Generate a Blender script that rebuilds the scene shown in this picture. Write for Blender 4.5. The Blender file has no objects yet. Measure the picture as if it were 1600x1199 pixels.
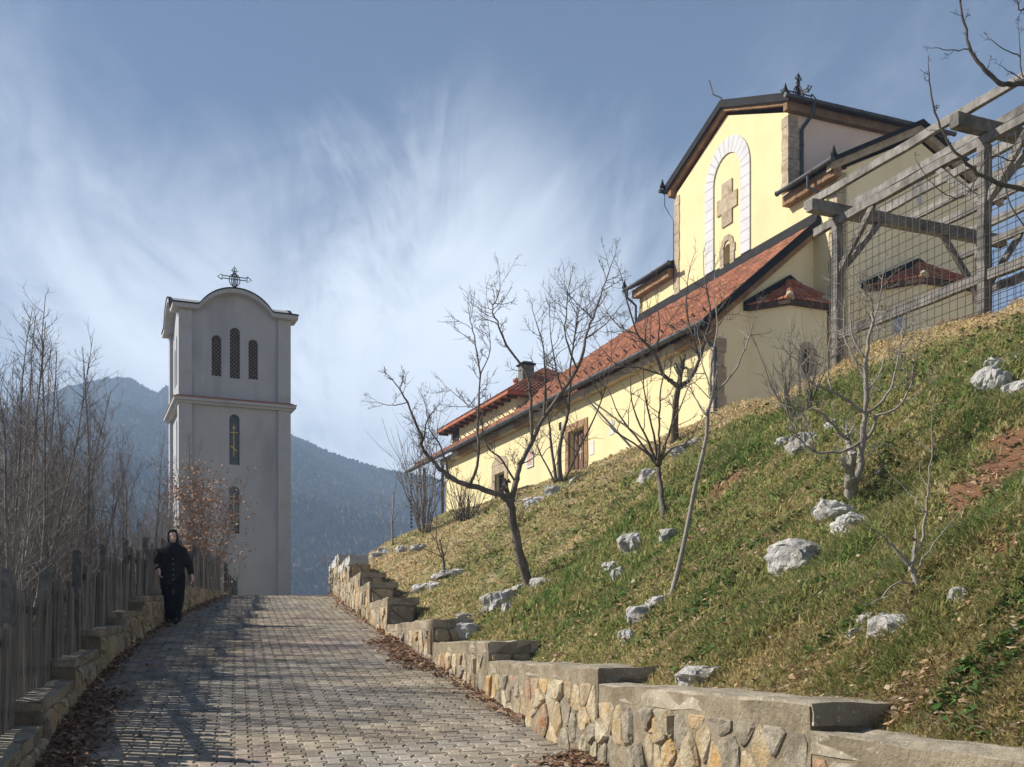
import bpy, bmesh, math, random
import numpy as np
from mathutils import Vector, Matrix, noise as mnoise
from mathutils.geometry import tessellate_polygon

C = bpy.context.scene.collection
scene = bpy.context.scene
R = math.radians

# ------------------------------------------------------------------ camera, sky, sun, exposure
FPX, HORIZON, EYE = 1700.0, 1010.0, 1.6          # focal length and horizon of the photograph, eye height
cam_d = bpy.data.cameras.new('camera')
cam = bpy.data.objects.new('camera', cam_d); C.objects.link(cam)
cam.location = (0, 0, EYE); cam.rotation_euler = (R(90), 0, 0)
cam_d.sensor_width = 36; cam_d.lens = 36 * FPX / 1600
cam_d.shift_y = (HORIZON - 599.5) / 1600         # a perspective-corrected picture: verticals stay vertical
cam_d.clip_start = 0.1; cam_d.clip_end = 6000
scene.camera = cam

SUN_EL = R(35.5)
SUN_DIR = Vector((-0.986, 0.167, 0)).normalized() * math.cos(SUN_EL) + Vector((0, 0, math.sin(SUN_EL)))
world = bpy.data.worlds.new('World'); scene.world = world; world.use_nodes = True
wt = world.node_tree; wt.nodes.clear()
def wn(t, **k):
    n = wt.nodes.new(t)
    for a, b in k.items(): setattr(n, a, b)
    return n
def wl(a, b): wt.links.new(a, b)
def wmath(op, a, b=None, clamp=False):
    n = wn('ShaderNodeMath', operation=op); n.use_clamp = clamp
    for i, v in enumerate((a, b)):
        if v is None: continue
        if hasattr(v, 'links'): wl(v, n.inputs[i])
        else: n.inputs[i].default_value = v
    return n.outputs[0]
out = wn('ShaderNodeOutputWorld'); bg = wn('ShaderNodeBackground'); bg.inputs['Strength'].default_value = 0.10
sky = wn('ShaderNodeTexSky', sky_type='NISHITA'); sky.sun_disc = False
sky.sun_elevation = SUN_EL; sky.sun_rotation = R(-80.4); sky.altitude = 600; sky.air_density = 1.0; sky.dust_density = 0.6; sky.ozone_density = 2.0
tc = wn('ShaderNodeTexCoord'); sep = wn('ShaderNodeSeparateXYZ'); wl(tc.outputs['Generated'], sep.inputs[0])
zc = wmath('ADD', wmath('MAXIMUM', sep.outputs[2], 0.0), 0.16)
cx = wmath('DIVIDE', sep.outputs[0], zc); cy = wmath('DIVIDE', sep.outputs[1], zc)
comb = wn('ShaderNodeCombineXYZ'); wl(cx, comb.inputs[0]); wl(cy, comb.inputs[1])
def wnoise(vec, scale, detail, rough, dist=0.0, rot=0.0, st=(1, 1, 1), loc=(0, 0, 0)):
    m = wn('ShaderNodeMapping'); m.inputs['Rotation'].default_value = (0, 0, rot); m.inputs['Scale'].default_value = st; m.inputs['Location'].default_value = loc
    wl(vec, m.inputs[0])
    n = wn('ShaderNodeTexNoise'); n.inputs['Scale'].default_value = scale; n.inputs['Detail'].default_value = detail
    n.inputs['Roughness'].default_value = rough; n.inputs['Distortion'].default_value = dist; wl(m.outputs[0], n.inputs['Vector'])
    return n.outputs['Fac']
def wramp(fac, a, b, smooth=True):
    n = wn('ShaderNodeMapRange'); n.interpolation_type = 'SMOOTHSTEP' if smooth else 'LINEAR'
    n.inputs['From Min'].default_value = a; n.inputs['From Max'].default_value = b; wl(fac, n.inputs['Value'])
    return n.outputs[0]
big = wnoise(comb.outputs[0], 1.1, 6, 0.6, 0.7, R(35), (1.0, 0.5, 1), (3.1, 1.2, 0))
fine = wnoise(comb.outputs[0], 2.6, 9, 0.68, 1.1, R(-25), (1.6, 0.5, 1), (0.4, 7.0, 0))
# thin cirrus gathered towards the low middle of the sky, fanning upwards
def lobe(d, lo, hi):
    dp = wn('ShaderNodeVectorMath', operation='DOT_PRODUCT'); nrm = wn('ShaderNodeVectorMath', operation='NORMALIZE')
    wl(tc.outputs['Generated'], nrm.inputs[0]); wl(nrm.outputs[0], dp.inputs[0]); dp.inputs[1].default_value = Vector(d).normalized()
    return wramp(dp.outputs['Value'], lo, hi)
l1 = lobe((-0.13, 1, 0.23), 0.945, 1.0)
az_ = wmath('DIVIDE', sep.outputs[0], wmath('MAXIMUM', sep.outputs[1], 0.05))
sway = wmath('ADD', wmath('MULTIPLY', wmath('SUBTRACT', fine, 0.5), 0.30), wmath('MULTIPLY', sep.outputs[2], -0.10))
l2 = wramp(wmath('ABSOLUTE', wmath('ADD', wmath('ADD', az_, 0.09), sway)), 0.15, 0.0)
l2 = wmath('MULTIPLY', l2, wramp(sep.outputs[1], 0.1, 0.4))
l3 = lobe((-0.42, 1, 0.36), 0.975, 1.0)
low = wramp(sep.outputs[2], 0.52, 0.08)  # cloud bank all round the horizon, widened to add fill light
cover = wmath('ADD', wmath('MULTIPLY', l1, 0.28), wmath('ADD', wmath('MULTIPLY', l2, 0.13), wmath('MULTIPLY', low, 0.34)))
cover = wmath('ADD', cover, wmath('MULTIPLY', l3, 0.08))
dens = wmath('ADD', wmath('ADD', wmath('MULTIPLY', big, 1.0), wmath('MULTIPLY', fine, 0.42)), cover)
mask = wramp(dens, 0.77, 1.42)
mask = wmath('MULTIPLY', mask, 0.92)
tint = wn('ShaderNodeMix', data_type='RGBA', blend_type='MULTIPLY'); tint.inputs['Factor'].default_value = 1.0
wl(sky.outputs[0], tint.inputs['A']); tint.inputs['B'].default_value = (0.215, 0.25, 0.31, 1)
mx = wn('ShaderNodeMix', data_type='RGBA'); wl(mask, mx.inputs['Factor']); wl(tint.outputs['Result'], mx.inputs['A']); mx.inputs['B'].default_value = (6.3, 6.6, 7.05, 1)
wl(mx.outputs['Result'], bg.inputs['Color']); wl(bg.outputs[0], out.inputs['Surface'])

sun_d = bpy.data.lights.new('sun', 'SUN'); sun_d.energy = 4.4; sun_d.angle = R(0.5); sun_d.color = (1.0, 0.93, 0.82)
sun = bpy.data.objects.new('sun', sun_d); C.objects.link(sun)
sun.rotation_euler = SUN_DIR.to_track_quat('Z', 'Y').to_euler(); sun.location = (-30, 0, 40)

vs = scene.view_settings
scene.display_settings.display_device = 'sRGB'
vs.view_transform = 'Standard'; vs.look = 'None'; vs.gamma = 1; vs.use_curve_mapping = False; vs.exposure = 1.25
scene.cycles.max_bounces = 6; scene.cycles.volume_bounces = 0; scene.cycles.transparent_max_bounces = 8

# ------------------------------------------------------------------ materials
def new_mat(name):
    m = bpy.data.materials.new(name); m.use_nodes = True
    nt = m.node_tree; nt.nodes.clear()
    o = nt.nodes.new('ShaderNodeOutputMaterial'); b = nt.nodes.new('ShaderNodeBsdfPrincipled')
    nt.links.new(b.outputs[0], o.inputs[0]); b.inputs['Specular IOR Level'].default_value = 0.25
    return m, nt, b
def pm(name, c1, c2, scale=3.0, rough=0.85, bump=0.3, bscale=40.0, stain=None, sscale=0.7, sfac=0.5, rnd=0.0, stretch=(1, 1, 1),
       metallic=0.0, lo=0.35, hi=0.65, attr=None, coord='pos', bdist=0.02, spec=0.25, speck=None, sstretch=None):
    """two noise-mixed colours, an optional large stain colour, per-object value change, bump"""
    m, nt, b = new_mat(name); N = nt.nodes.new; L = nt.links.new
    if coord == 'pos': src = N('ShaderNodeNewGeometry').outputs['Position']
    else: src = N('ShaderNodeTexCoord').outputs['Object']
    mp = N('ShaderNodeMapping'); mp.inputs['Scale'].default_value = stretch; L(src, mp.inputs[0])
    def ns(s, d=6, r=0.6):
        n = N('ShaderNodeTexNoise'); n.inputs['Scale'].default_value = s; n.inputs['Detail'].default_value = d; n.inputs['Roughness'].default_value = r
        L(mp.outputs[0], n.inputs['Vector']); return n.outputs['Fac']
    def mr(f, a, bb):
        n = N('ShaderNodeMapRange'); n.inputs['From Min'].default_value = a; n.inputs['From Max'].default_value = bb; L(f, n.inputs['Value']); return n.outputs[0]
    def mix(f, a, bb, bt='MIX'):
        n = N('ShaderNodeMix'); n.data_type = 'RGBA'; n.blend_type = bt
        if hasattr(f, 'links'): L(f, n.inputs['Factor'])
        else: n.inputs['Factor'].default_value = f
        for k, v in (('A', a), ('B', bb)):
            if hasattr(v, 'links'): L(v, n.inputs[k])
            else: n.inputs[k].default_value = (*v, 1)
        return n.outputs['Result']
    col = mix(mr(ns(scale), lo, hi), c1, c2)
    if stain is not None:
        f = N('ShaderNodeMath'); f.operation = 'MULTIPLY'; f.inputs[1].default_value = sfac
        sn = ns(sscale, 5, 0.65)
        if sstretch:
            m2 = N('ShaderNodeMapping'); m2.inputs['Scale'].default_value = sstretch; L(src, m2.inputs[0]); L(m2.outputs[0], sn.node.inputs['Vector'])
        L(mr(sn, 0.48, 0.68), f.inputs[0]); col = mix(f.outputs[0], col, stain)
    if speck is not None:
        col = mix(mr(ns(bscale * 1.7, 2), 0.62, 0.7), col, speck)
    if attr:
        at = N('ShaderNodeAttribute'); at.attribute_name = attr; col = mix(1.0, col, at.outputs['Color'], 'MULTIPLY')
    if rnd:
        oi = N('ShaderNodeObjectInfo'); r = N('ShaderNodeMapRange'); r.inputs['To Min'].default_value = 1 - rnd; r.inputs['To Max'].default_value = 1 + rnd
        L(oi.outputs['Random'], r.inputs['Value'])
        hs = N('ShaderNodeHueSaturation'); L(r.outputs[0], hs.inputs['Value']); L(col, hs.inputs['Color']); col = hs.outputs[0]
    L(col, b.inputs['Base Color']); b.inputs['Roughness'].default_value = rough; b.inputs['Metallic'].default_value = metallic
    b.inputs['Specular IOR Level'].default_value = spec
    if bump:
        bn = N('ShaderNodeBump'); bn.inputs['Strength'].default_value = bump; bn.inputs['Distance'].default_value = bdist
        L(ns(bscale, 8, 0.65), bn.inputs['Height']); L(bn.outputs[0], b.inputs['Normal'])
    return m

M = {}
M['yellow'] = pm('yellow_render', (.64, .555, .31), (.69, .605, .355), 0.9, .9, .25, 35, stain=(.58, .49, .28), sscale=.9, sfac=.5, sstretch=(1, 1, .25))
M['cream'] = pm('cream_shade_side', (.80, .69, .44), (.85, .74, .50), 0.9, .9, .25, 35, stain=(.70, .60, .38), sscale=.9, sfac=.5, sstretch=(1, 1, .25))  # paler copy of the yellow render for shaded walls, light put into its colour
M['rose'] = pm('rose_shade_side', (.80, .60, .47), (.85, .65, .52), 0.9, .9, .25, 35)  # pinkish paint, its colour also lightened to offset the shade on that wall
M['white_paint'] = pm('white_paint', (.50, .50, .515), (.56, .56, .57), 2, .8, .15, 40, stain=(.6, .6, .58), sfac=.3)
M['grey_render'] = pm('grey_render', (.335, .352, .385), (.385, .40, .43), .8, .92, .25, 30, stain=(.255, .266, .29), sscale=.8, sfac=.85, sstretch=(1, 1, .22))
M['grey_trim'] = pm('grey_trim', (.35, .365, .395), (.40, .413, .44), 1.2, .9, .25, 30, stain=(.24, .24, .245), sscale=1.2, sfac=.55)
M['tower_flash'] = pm('rusty_flashing', (.24, .10, .07), (.3, .14, .10), 4, .7, .2, 20)
M['brown_stone'] = pm('brown_stone', (.20, .115, .06), (.36, .235, .14), 5, .95, .9, 14, stain=(.13, .07, .04), sscale=2.5, sfac=.7, rnd=.18, bdist=.05)
M['tan_stone'] = pm('tan_stone', (.33, .265, .185), (.47, .395, .295), 7, .95, .8, 25, stain=(.24, .16, .10), sscale=3, sfac=.6, rnd=.12)
M['tile'] = pm('clay_tile', (.25, .095, .05), (.37, .155, .085), 2.5, .8, .3, 30, stain=(.20, .07, .04), sscale=.9, sfac=.6, rnd=.15, attr='tint')
M['tile_part'] = pm('clay_tile_single', (.30, .085, .04), (.40, .14, .07), 3, .8, .35, 30, stain=(.30, .24, .19), sscale=2.2, sfac=.7, rnd=.28)
M['dark_metal'] = pm('dark_sheet_metal', (.010, .010, .012), (.020, .019, .021), 3, .75, .1, 20, spec=.12)
M['gutter'] = pm('grey_gutter', (.04, .043, .045), (.065, .068, .072), 3, .45, .05, 20, metallic=.4, spec=.5)
M['iron'] = pm('black_iron', (.02, .02, .022), (.035, .033, .03), 6, .6, .1, 40)
M['gold'] = pm('gold_paint', (.55, .36, .09), (.68, .46, .13), 6, .4, .05, 40, metallic=.6, spec=.5)
M['glass'] = pm('dark_glass', (.012, .014, .018), (.02, .022, .026), 3, .12, 0, spec=.5)
M['lattice'] = pm('brown_lattice', (.20, .155, .12), (.27, .21, .165), 6, .8, .1, 30)
M['dark'] = pm('dark_interior', (.02, .018, .016), (.03, .028, .025), 4, .9, 0)
M['door_wood'] = pm('brown_door_wood', (.10, .05, .03), (.16, .085, .05), 5, .7, .4, 30, rnd=.1, stretch=(1, 1, .2))
M['brown_wood'] = pm('dark_brown_wood', (.05, .03, .02), (.09, .055, .038), 6, .8, .4, 30, stretch=(1, 1, .2))
M['grey_wood'] = pm('weathered_timber', (.15, .14, .128), (.27, .255, .235), 9, .92, .7, 26, stain=(.06, .056, .052), sscale=2.2, sfac=.8, rnd=.14, stretch=(1, 1, .55))
M['old_wood'] = pm('old_dark_timber', (.10, .098, .095), (.22, .215, .205), 9, .95, .8, 24, stain=(.05, .048, .045), sscale=2.5, sfac=.7, rnd=.15)
M['slat_wood'] = pm('fence_slat_wood', (.15, .138, .122), (.28, .26, .235), 14, .95, .7, 40, stain=(.055, .05, .045), sscale=3.2, sfac=.7, rnd=.35, stretch=(1, 1, .10))
M['bark'] = pm('grey_bark', (.12, .10, .082), (.23, .195, .16), 14, .95, .7, 60, stain=(.065, .055, .05), sscale=5, sfac=.6, stretch=(1, 1, .4))
M['bark_pale'] = pm('pale_bark', (.24, .215, .185), (.36, .33, .29), 12, .9, .5, 60, stain=(.13, .115, .10), sscale=6, sfac=.6, stretch=(1, 1, .5))
M['bark_dark'] = pm('dark_bark', (.07, .06, .052), (.14, .12, .105), 14, .95, .7, 60, stretch=(1, 1, .4))
M['bark_thicket'] = pm('thicket_bark', (.16, .14, .125), (.30, .272, .25), 5, .95, .3, 60, stain=(.08, .07, .068), sscale=2.0, sfac=.6, rnd=.2)
M['dry_leaf'] = pm('dry_leaf', (.20, .105, .06), (.34, .20, .12), 9, .9, .3, 60, attr='tint')
M['red_leaf'] = pm('russet_leaf', (.30, .17, .10), (.42, .27, .18), 5, .9, .2, 60)
M['concrete'] = pm('old_concrete', (.28, .24, .175), (.42, .37, .285), 5, .95, .8, 22, stain=(.15, .125, .09), sscale=1.6, sfac=.75, speck=(.52, .49, .43), bdist=.03)
M['mortar'] = pm('wall_mortar', (.22, .18, .12), (.33, .28, .20), 7, .95, .9, 26, stain=(.13, .105, .07), sscale=2.0, sfac=.7, bdist=.03)
M['rock'] = pm('limestone', (.42, .41, .39), (.62, .61, .58), 6, .95, .9, 16, stain=(.24, .215, .175), sscale=3.0, sfac=.75, rnd=.12, bdist=.06)
M['soil'] = pm('red_soil', (.20, .09, .045), (.28, .135, .07), 6, .95, .9, 20)
def stone_mat(name, a, b, st): return pm(name, a, b, 9, .92, .9, 24, stain=st, sscale=7, sfac=.85, rnd=.15, bdist=.04, lo=.42, hi=.58)
M['stone_grey'] = stone_mat('wall_stone_grey', (.25, .215, .16), (.38, .335, .26), (.15, .12, .085))
M['stone_tan'] = stone_mat('wall_stone_tan', (.34, .275, .18), (.50, .42, .29), (.44, .29, .12))
M['stone_ochre'] = stone_mat('wall_stone_ochre', (.46, .28, .10), (.40, .33, .23), (.50, .42, .28))
M['stone_rust'] = stone_mat('wall_stone_rust', (.36, .175, .09), (.38, .30, .21), (.42, .33, .22))
M['stone_white'] = stone_mat('wall_stone_pale', (.38, .33, .23), (.52, .46, .34), (.42, .28, .12))
M['skin'] = pm('skin', (.72, .50, .40), (.78, .56, .46), 8, .6, .05, 60)
M['black_cloth'] = pm('black_cloth', (.014, .014, .016), (.028, .027, .029), 6, .95, .4, 60, spec=.15)
M['navy_cloth'] = pm('black_trouser_cloth', (.009, .009, .012), (.014, .014, .019), 6, .95, .4, 50, spec=.15)
M['shoe'] = pm('shoe_leather', (.028, .026, .026), (.042, .04, .039), 6, .5, .1, 40, spec=.4)
M['lip'] = pm('lip', (.36, .13, .11), (.40, .15, .12), 6, .6, 0)
M['eye'] = pm('dark_eye', (.02, .015, .012), (.03, .02, .018), 6, .3, 0)
M['teeth'] = pm('teeth', (.7, .68, .62), (.72, .70, .64), 6, .4, 0)
M['button'] = pm('pale_button', (.35, .33, .30), (.4, .38, .35), 6, .4, 0)
M['wire'] = pm('dark_wire', (.05, .048, .045), (.09, .08, .07), 8, .6, 0, metallic=.3)
M['icon'] = pm('icon_panel', (.40, .22, .16), (.60, .42, .33), 9, .5, 0)
M['pane_blue'] = pm('pale_window_pane', (.30, .36, .46), (.36, .42, .52), 3, .15, 0, spec=.5)

# pavers: colour drifts from batch to batch over the road (grey, tan, pink, mauve), plus each brick its own value
def paver_mat():
    m, nt, b = new_mat('paver_concrete'); N = nt.nodes.new; L = nt.links.new
    g = N('ShaderNodeNewGeometry'); at = N('ShaderNodeAttribute'); at.attribute_name = 'tint'
    oi = N('ShaderNodeObjectInfo')
    n1 = N('ShaderNodeTexNoise'); n1.inputs['Scale'].default_value = .42; n1.inputs['Detail'].default_value = 3; n1.inputs['Distortion'].default_value = .6
    L(g.outputs['Position'], n1.inputs['Vector'])
    cr = N('ShaderNodeValToRGB'); e = cr.color_ramp.elements
    e[0].position = .30; e[0].color = (.27, .245, .212, 1); e[1].position = .74; e[1].color = (.30, .255, .185, 1)
    for p, c in ((.42, (.285, .258, .22)), (.50, (.33, .287, .226)), (.57, (.325, .28, .212)), (.63, (.32, .255, .215)), (.66, (.26, .23, .215)), (.70, (.30, .265, .21))):
        x = e.new(p); x.color = (*c, 1)
    L(n1.outputs['Fac'], cr.inputs['Fac'])
    n2 = N('ShaderNodeTexNoise'); n2.inputs['Scale'].default_value = 45; n2.inputs['Detail'].default_value = 5; L(g.outputs['Position'], n2.inputs['Vector'])
    n3 = N('ShaderNodeTexNoise'); n3.inputs['Scale'].default_value = 2.1; n3.inputs['Detail'].default_value = 6; L(g.outputs['Position'], n3.inputs['Vector'])
    v1 = N('ShaderNodeMapRange'); v1.inputs['To Min'].default_value = .78; v1.inputs['To Max'].default_value = 1.2; L(oi.outputs['Random'], v1.inputs['Value'])
    v2 = N('ShaderNodeMapRange'); v2.inputs['From Min'].default_value = .3; v2.inputs['From Max'].default_value = .7; v2.inputs['To Min'].default_value = .72; v2.inputs['To Max'].default_value = 1.2; L(n3.outputs['Fac'], v2.inputs['Value'])
    v3 = N('ShaderNodeMapRange'); v3.inputs['From Min'].default_value = .3; v3.inputs['From Max'].default_value = .7; v3.inputs['To Min'].default_value = .75; v3.inputs['To Max'].default_value = 1.2; L(n2.outputs['Fac'], v3.inputs['Value'])
    mu = N('ShaderNodeMath'); mu.operation = 'MULTIPLY'; L(v1.outputs[0], mu.inputs[0]); L(v2.outputs[0], mu.inputs[1])
    mu2 = N('ShaderNodeMath'); mu2.operation = 'MULTIPLY'; L(mu.outputs[0], mu2.inputs[0]); L(v3.outputs[0], mu2.inputs[1])
    mu3 = N('ShaderNodeMix'); mu3.data_type = 'RGBA'; mu3.blend_type = 'MULTIPLY'; mu3.inputs['Factor'].default_value = 1
    hs = N('ShaderNodeHueSaturation'); L(cr.outputs[0], hs.inputs['Color']); L(mu2.outputs[0], hs.inputs['Value'])
    L(hs.outputs[0], mu3.inputs['A']); L(at.outputs['Color'], mu3.inputs['B'])
    L(mu3.outputs['Result'], b.inputs['Base Color']); b.inputs['Roughness'].default_value = .97; b.inputs['Specular IOR Level'].default_value = .08
    bn = N('ShaderNodeBump'); bn.inputs['Strength'].default_value = .5; bn.inputs['Distance'].default_value = .006
    L(n2.outputs['Fac'], bn.inputs['Height']); L(bn.outputs[0], b.inputs['Normal'])
    return m
M['paver'] = paver_mat()
M['joint'] = pm('joint_dirt', (.05, .043, .034), (.09, .077, .06), 6, .98, .5, 30)

def leafy_mat(name, transl=.45):
    m = bpy.data.materials.new(name); m.use_nodes = True; nt = m.node_tree; nt.nodes.clear(); N = nt.nodes.new; L = nt.links.new
    o = N('ShaderNodeOutputMaterial'); d = N('ShaderNodeBsdfDiffuse'); t = N('ShaderNodeBsdfTranslucent'); mxs = N('ShaderNodeMixShader'); at = N('ShaderNodeAttribute')
    at.attribute_name = 'tint'; L(at.outputs['Color'], d.inputs['Color']); L(at.outputs['Color'], t.inputs['Color'])
    mxs.inputs[0].default_value = transl; L(d.outputs[0], mxs.inputs[1]); L(t.outputs[0], mxs.inputs[2]); L(mxs.outputs[0], o.inputs[0])
    return m
M['grass'] = leafy_mat('grass_blades')
M['litter'] = leafy_mat('leaf_litter', .2)

# ------------------------------------------------------------------ object helpers
def tag(o, label=None, cat=None, group=None, kind=None):
    if label: o['label'] = label
    if cat: o['category'] = cat
    if group: o['group'] = group
    if kind: o['kind'] = kind
    return o
def empty(name, loc, label, cat, group=None):
    o = bpy.data.objects.new(name, None); C.objects.link(o); o.location = loc; o.empty_display_size = .2
    o['root'] = 1
    return tag(o, label, cat, group)
def root_loc(o):
    p = Vector((0, 0, 0))
    while o is not None:
        p += o.location; o = o.parent
    return p
def link(name, me, mat, parent=None, loc=None, rotz=0.0, rot=None):
    o = bpy.data.objects.new(name, me); C.objects.link(o)
    if mat is not None and len(me.materials) == 0: me.materials.append(mat)
    if parent is not None: o.parent = parent
    if loc is not None: o.location = Vector(loc) - (root_loc(parent) if parent is not None else Vector((0, 0, 0)))
    if rot is not None: o.rotation_euler = rot
    elif rotz: o.rotation_euler = (0, 0, rotz)
    return o
class MB:
    """collects world-space shapes and links them as ONE mesh object"""
    def __init__(s): s.v = []; s.f = []; s.t = []
    def add(s, vs_, fs, tint=None):
        b = len(s.v); s.v.extend([tuple(p) for p in vs_]); s.f.extend([tuple(b + i for i in f) for f in fs])
        if tint is not None: s.t.append((b, len(s.v), tint))
    def hexa(s, c, tint=None):    # 8 corners: bottom ring 0-3, top ring 4-7
        s.add(c, [(3, 2, 1, 0), (4, 5, 6, 7), (0, 1, 5, 4), (1, 2, 6, 5), (2, 3, 7, 6), (3, 0, 4, 7)], tint)
    def box(s, o, ax, ay, az, tint=None):
        o, ax, ay, az = Vector(o), Vector(ax), Vector(ay), Vector(az)
        s.hexa([o, o + ax, o + ax + ay, o + ay, o + az, o + ax + az, o + ax + ay + az, o + ay + az], tint)
    def bar(s, p0, p1, w, h, up=(0, 0, 1)):
        p0, p1 = Vector(p0), Vector(p1); d = (p1 - p0).normalized(); up = Vector(up)
        if abs(d.dot(up)) > .95: up = Vector((1, 0, 0)) if abs(d.x) < .9 else Vector((0, 1, 0))
        sd = d.cross(up).normalized() * w / 2; u2 = sd.cross(d).normalized() * h / 2
        s.hexa([p0 - sd - u2, p0 + sd - u2, p1 + sd - u2, p1 - sd - u2, p0 - sd + u2, p0 + sd + u2, p1 + sd + u2, p1 - sd + u2])
    def tube(s, pts, rad, n=6, cap=True, tint=None):
        pts = [Vector(p) for p in pts]; k = len(pts)
        if not hasattr(rad, '__len__'): rad = [rad] * k
        b = len(s.v); d0 = (pts[1] - pts[0]).normalized()
        ref = Vector((0, 0, 1)) if abs(d0.z) < .9 else Vector((1, 0, 0))
        a = d0.cross(ref).normalized()
        for i in range(k):
            d = (pts[min(i + 1, k - 1)] - pts[max(i - 1, 0)])
            d = d.normalized() if d.length > 1e-9 else d0
            a = (a - d * a.dot(d)); a = a.normalized() if a.length > 1e-6 else d.orthogonal().normalized()
            c = d.cross(a)
            for j in range(n):
                t = 2 * math.pi * j / n; q = pts[i] + (a * math.cos(t) + c * math.sin(t)) * rad[i]
                s.v.append((q.x, q.y, q.z))
        for i in range(k - 1):
            for j in range(n):
                j2 = (j + 1) % n
                s.f.append((b + i * n + j, b + i * n + j2, b + (i + 1) * n + j2, b + (i + 1) * n + j))
        if cap:
            s.f.append(tuple(b + j for j in range(n))[::-1]); s.f.append(tuple(b + (k - 1) * n + j for j in range(n)))
        if tint is not None: s.t.append((b, len(s.v), tint))
    def prism(s, poly, fn, d0, d1, holes=(), back=True):
        """2-D polygon (with holes) given a thickness; fn(a, b, depth) -> world point"""
        loops = [list(poly)] + [list(h) for h in holes]
        tri = tessellate_polygon([[Vector((x, y, 0)) for x, y in l] for l in loops]); flat = [p for l in loops for p in l]
        def area(t): (ax, ay), (bx, by), (cx_, cy_) = [flat[i] for i in t]; return (bx - ax) * (cy_ - ay) - (by - ay) * (cx_ - ax)
        tri = [t if area(t) > 0 else t[::-1] for t in tri]
        b = len(s.v); n = len(flat)
        s.v.extend([tuple(fn(x, y, d0)) for x, y in flat]); s.f.extend([tuple(b + i for i in t) for t in tri])
        s.v.extend([tuple(fn(x, y, d1)) for x, y in flat])
        if back: s.f.extend([tuple(b + n + i for i in t[::-1]) for t in tri])
        o = 0
        for l in loops:
            m = len(l)
            for i in range(m):
                j = (i + 1) % m; s.f.append((b + o + i, b + n + o + i, b + n + o + j, b + o + j))
            o += m
    def lathe(s, c, prof, n=10):
        b = len(s.v); c = Vector(c)
        for r_, z in prof:
            for j in range(n):
                t = 2 * math.pi * j / n; s.v.append((c.x + r_ * math.cos(t), c.y + r_ * math.sin(t), c.z + z))
        for i in range(len(prof) - 1):
            for j in range(n):
                j2 = (j + 1) % n; s.f.append((b + i * n + j, b + i * n + j2, b + (i + 1) * n + j2, b + (i + 1) * n + j))
    def mesh(s, name, off=(0, 0, 0), smooth=False, fix=True):
        me = bpy.data.meshes.new(name); o = Vector(off)
        me.from_pydata([(x - o.x, y - o.y, z - o.z) for x, y, z in s.v], [], s.f)
        if s.t:
            ca = me.color_attributes.new('tint', 'FLOAT_COLOR', 'POINT'); arr = np.ones((len(s.v), 4), np.float32)
            for a, b, c in s.t: arr[a:b, :3] = c
            ca.data.foreach_set('color', arr.ravel())
        if fix:
            bm = bmesh.new(); bm.from_mesh(me); bmesh.ops.recalc_face_normals(bm, faces=bm.faces); bm.to_mesh(me); bm.free()
        if smooth: me.polygons.foreach_set('use_smooth', [True] * len(me.polygons))
        me.update(); return me
    def build(s, name, mat, parent=None, smooth=False, fix=True):
        off = root_loc(parent) if parent is not None else Vector((0, 0, 0))
        return link(name, s.mesh(name, off, smooth, fix), mat, parent)
def np_mesh(name, V, F, mat, tint=None, parent=None, smooth=False):
    """big triangle / quad soup straight from numpy"""
    V = np.asarray(V, np.float32); F = np.asarray(F, np.int32); me = bpy.data.meshes.new(name); k = F.shape[1]
    me.vertices.add(len(V)); me.vertices.foreach_set('co', V.ravel())
    me.loops.add(F.size); me.loops.foreach_set('vertex_index', F.ravel())
    me.polygons.add(len(F)); me.polygons.foreach_set('loop_start', np.arange(0, F.size, k, dtype=np.int32))
    me.polygons.foreach_set('loop_total', np.full(len(F), k, np.int32))
    if smooth: me.polygons.foreach_set('use_smooth', np.ones(len(F), bool))
    me.update(calc_edges=True)
    if tint is not None:
        ca = me.color_attributes.new('tint', 'FLOAT_COLOR', 'POINT'); a = np.ones((len(V), 4), np.float32); a[:, :3] = tint; ca.data.foreach_set('color', a.ravel())
    return link(name, me, mat, parent)
def copy_part(o, parent, loc=None, rot=None):
    c = o.copy(); C.objects.link(c); c.parent = parent
    if loc is not None: c.location = loc
    if rot is not None: c.rotation_euler = rot
    return c
def copy_tree(o, loc, rotz, scale=1.0, label=None, parent=None):
    c = o.copy(); C.objects.link(c); c.parent = parent
    if parent is None:
        c.location = loc; c.rotation_euler = (0, 0, rotz); c.scale = (scale,) * 3
        if label: c['label'] = label
    for ch in list(o.children): copy_tree(ch, None, 0, 1, None, c)
    return c
def at(px, py, Y):                      # a direction of the photograph taken to a distance
    return Vector(((px - 800) / FPX * Y, Y, EYE + (HORIZON - py) / FPX * Y))
def jit(mb, amp, freq, seed=0):         # uneven surfaces: push every vertex by smooth noise
    o = Vector((seed * 7.3, seed * 3.1, seed * 5.7))
    for i, p in enumerate(mb.v):
        n = mnoise.noise_vector(Vector(p) * freq + o); mb.v[i] = (p[0] + n.x * amp, p[1] + n.y * amp, p[2] + n.z * amp)
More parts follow.
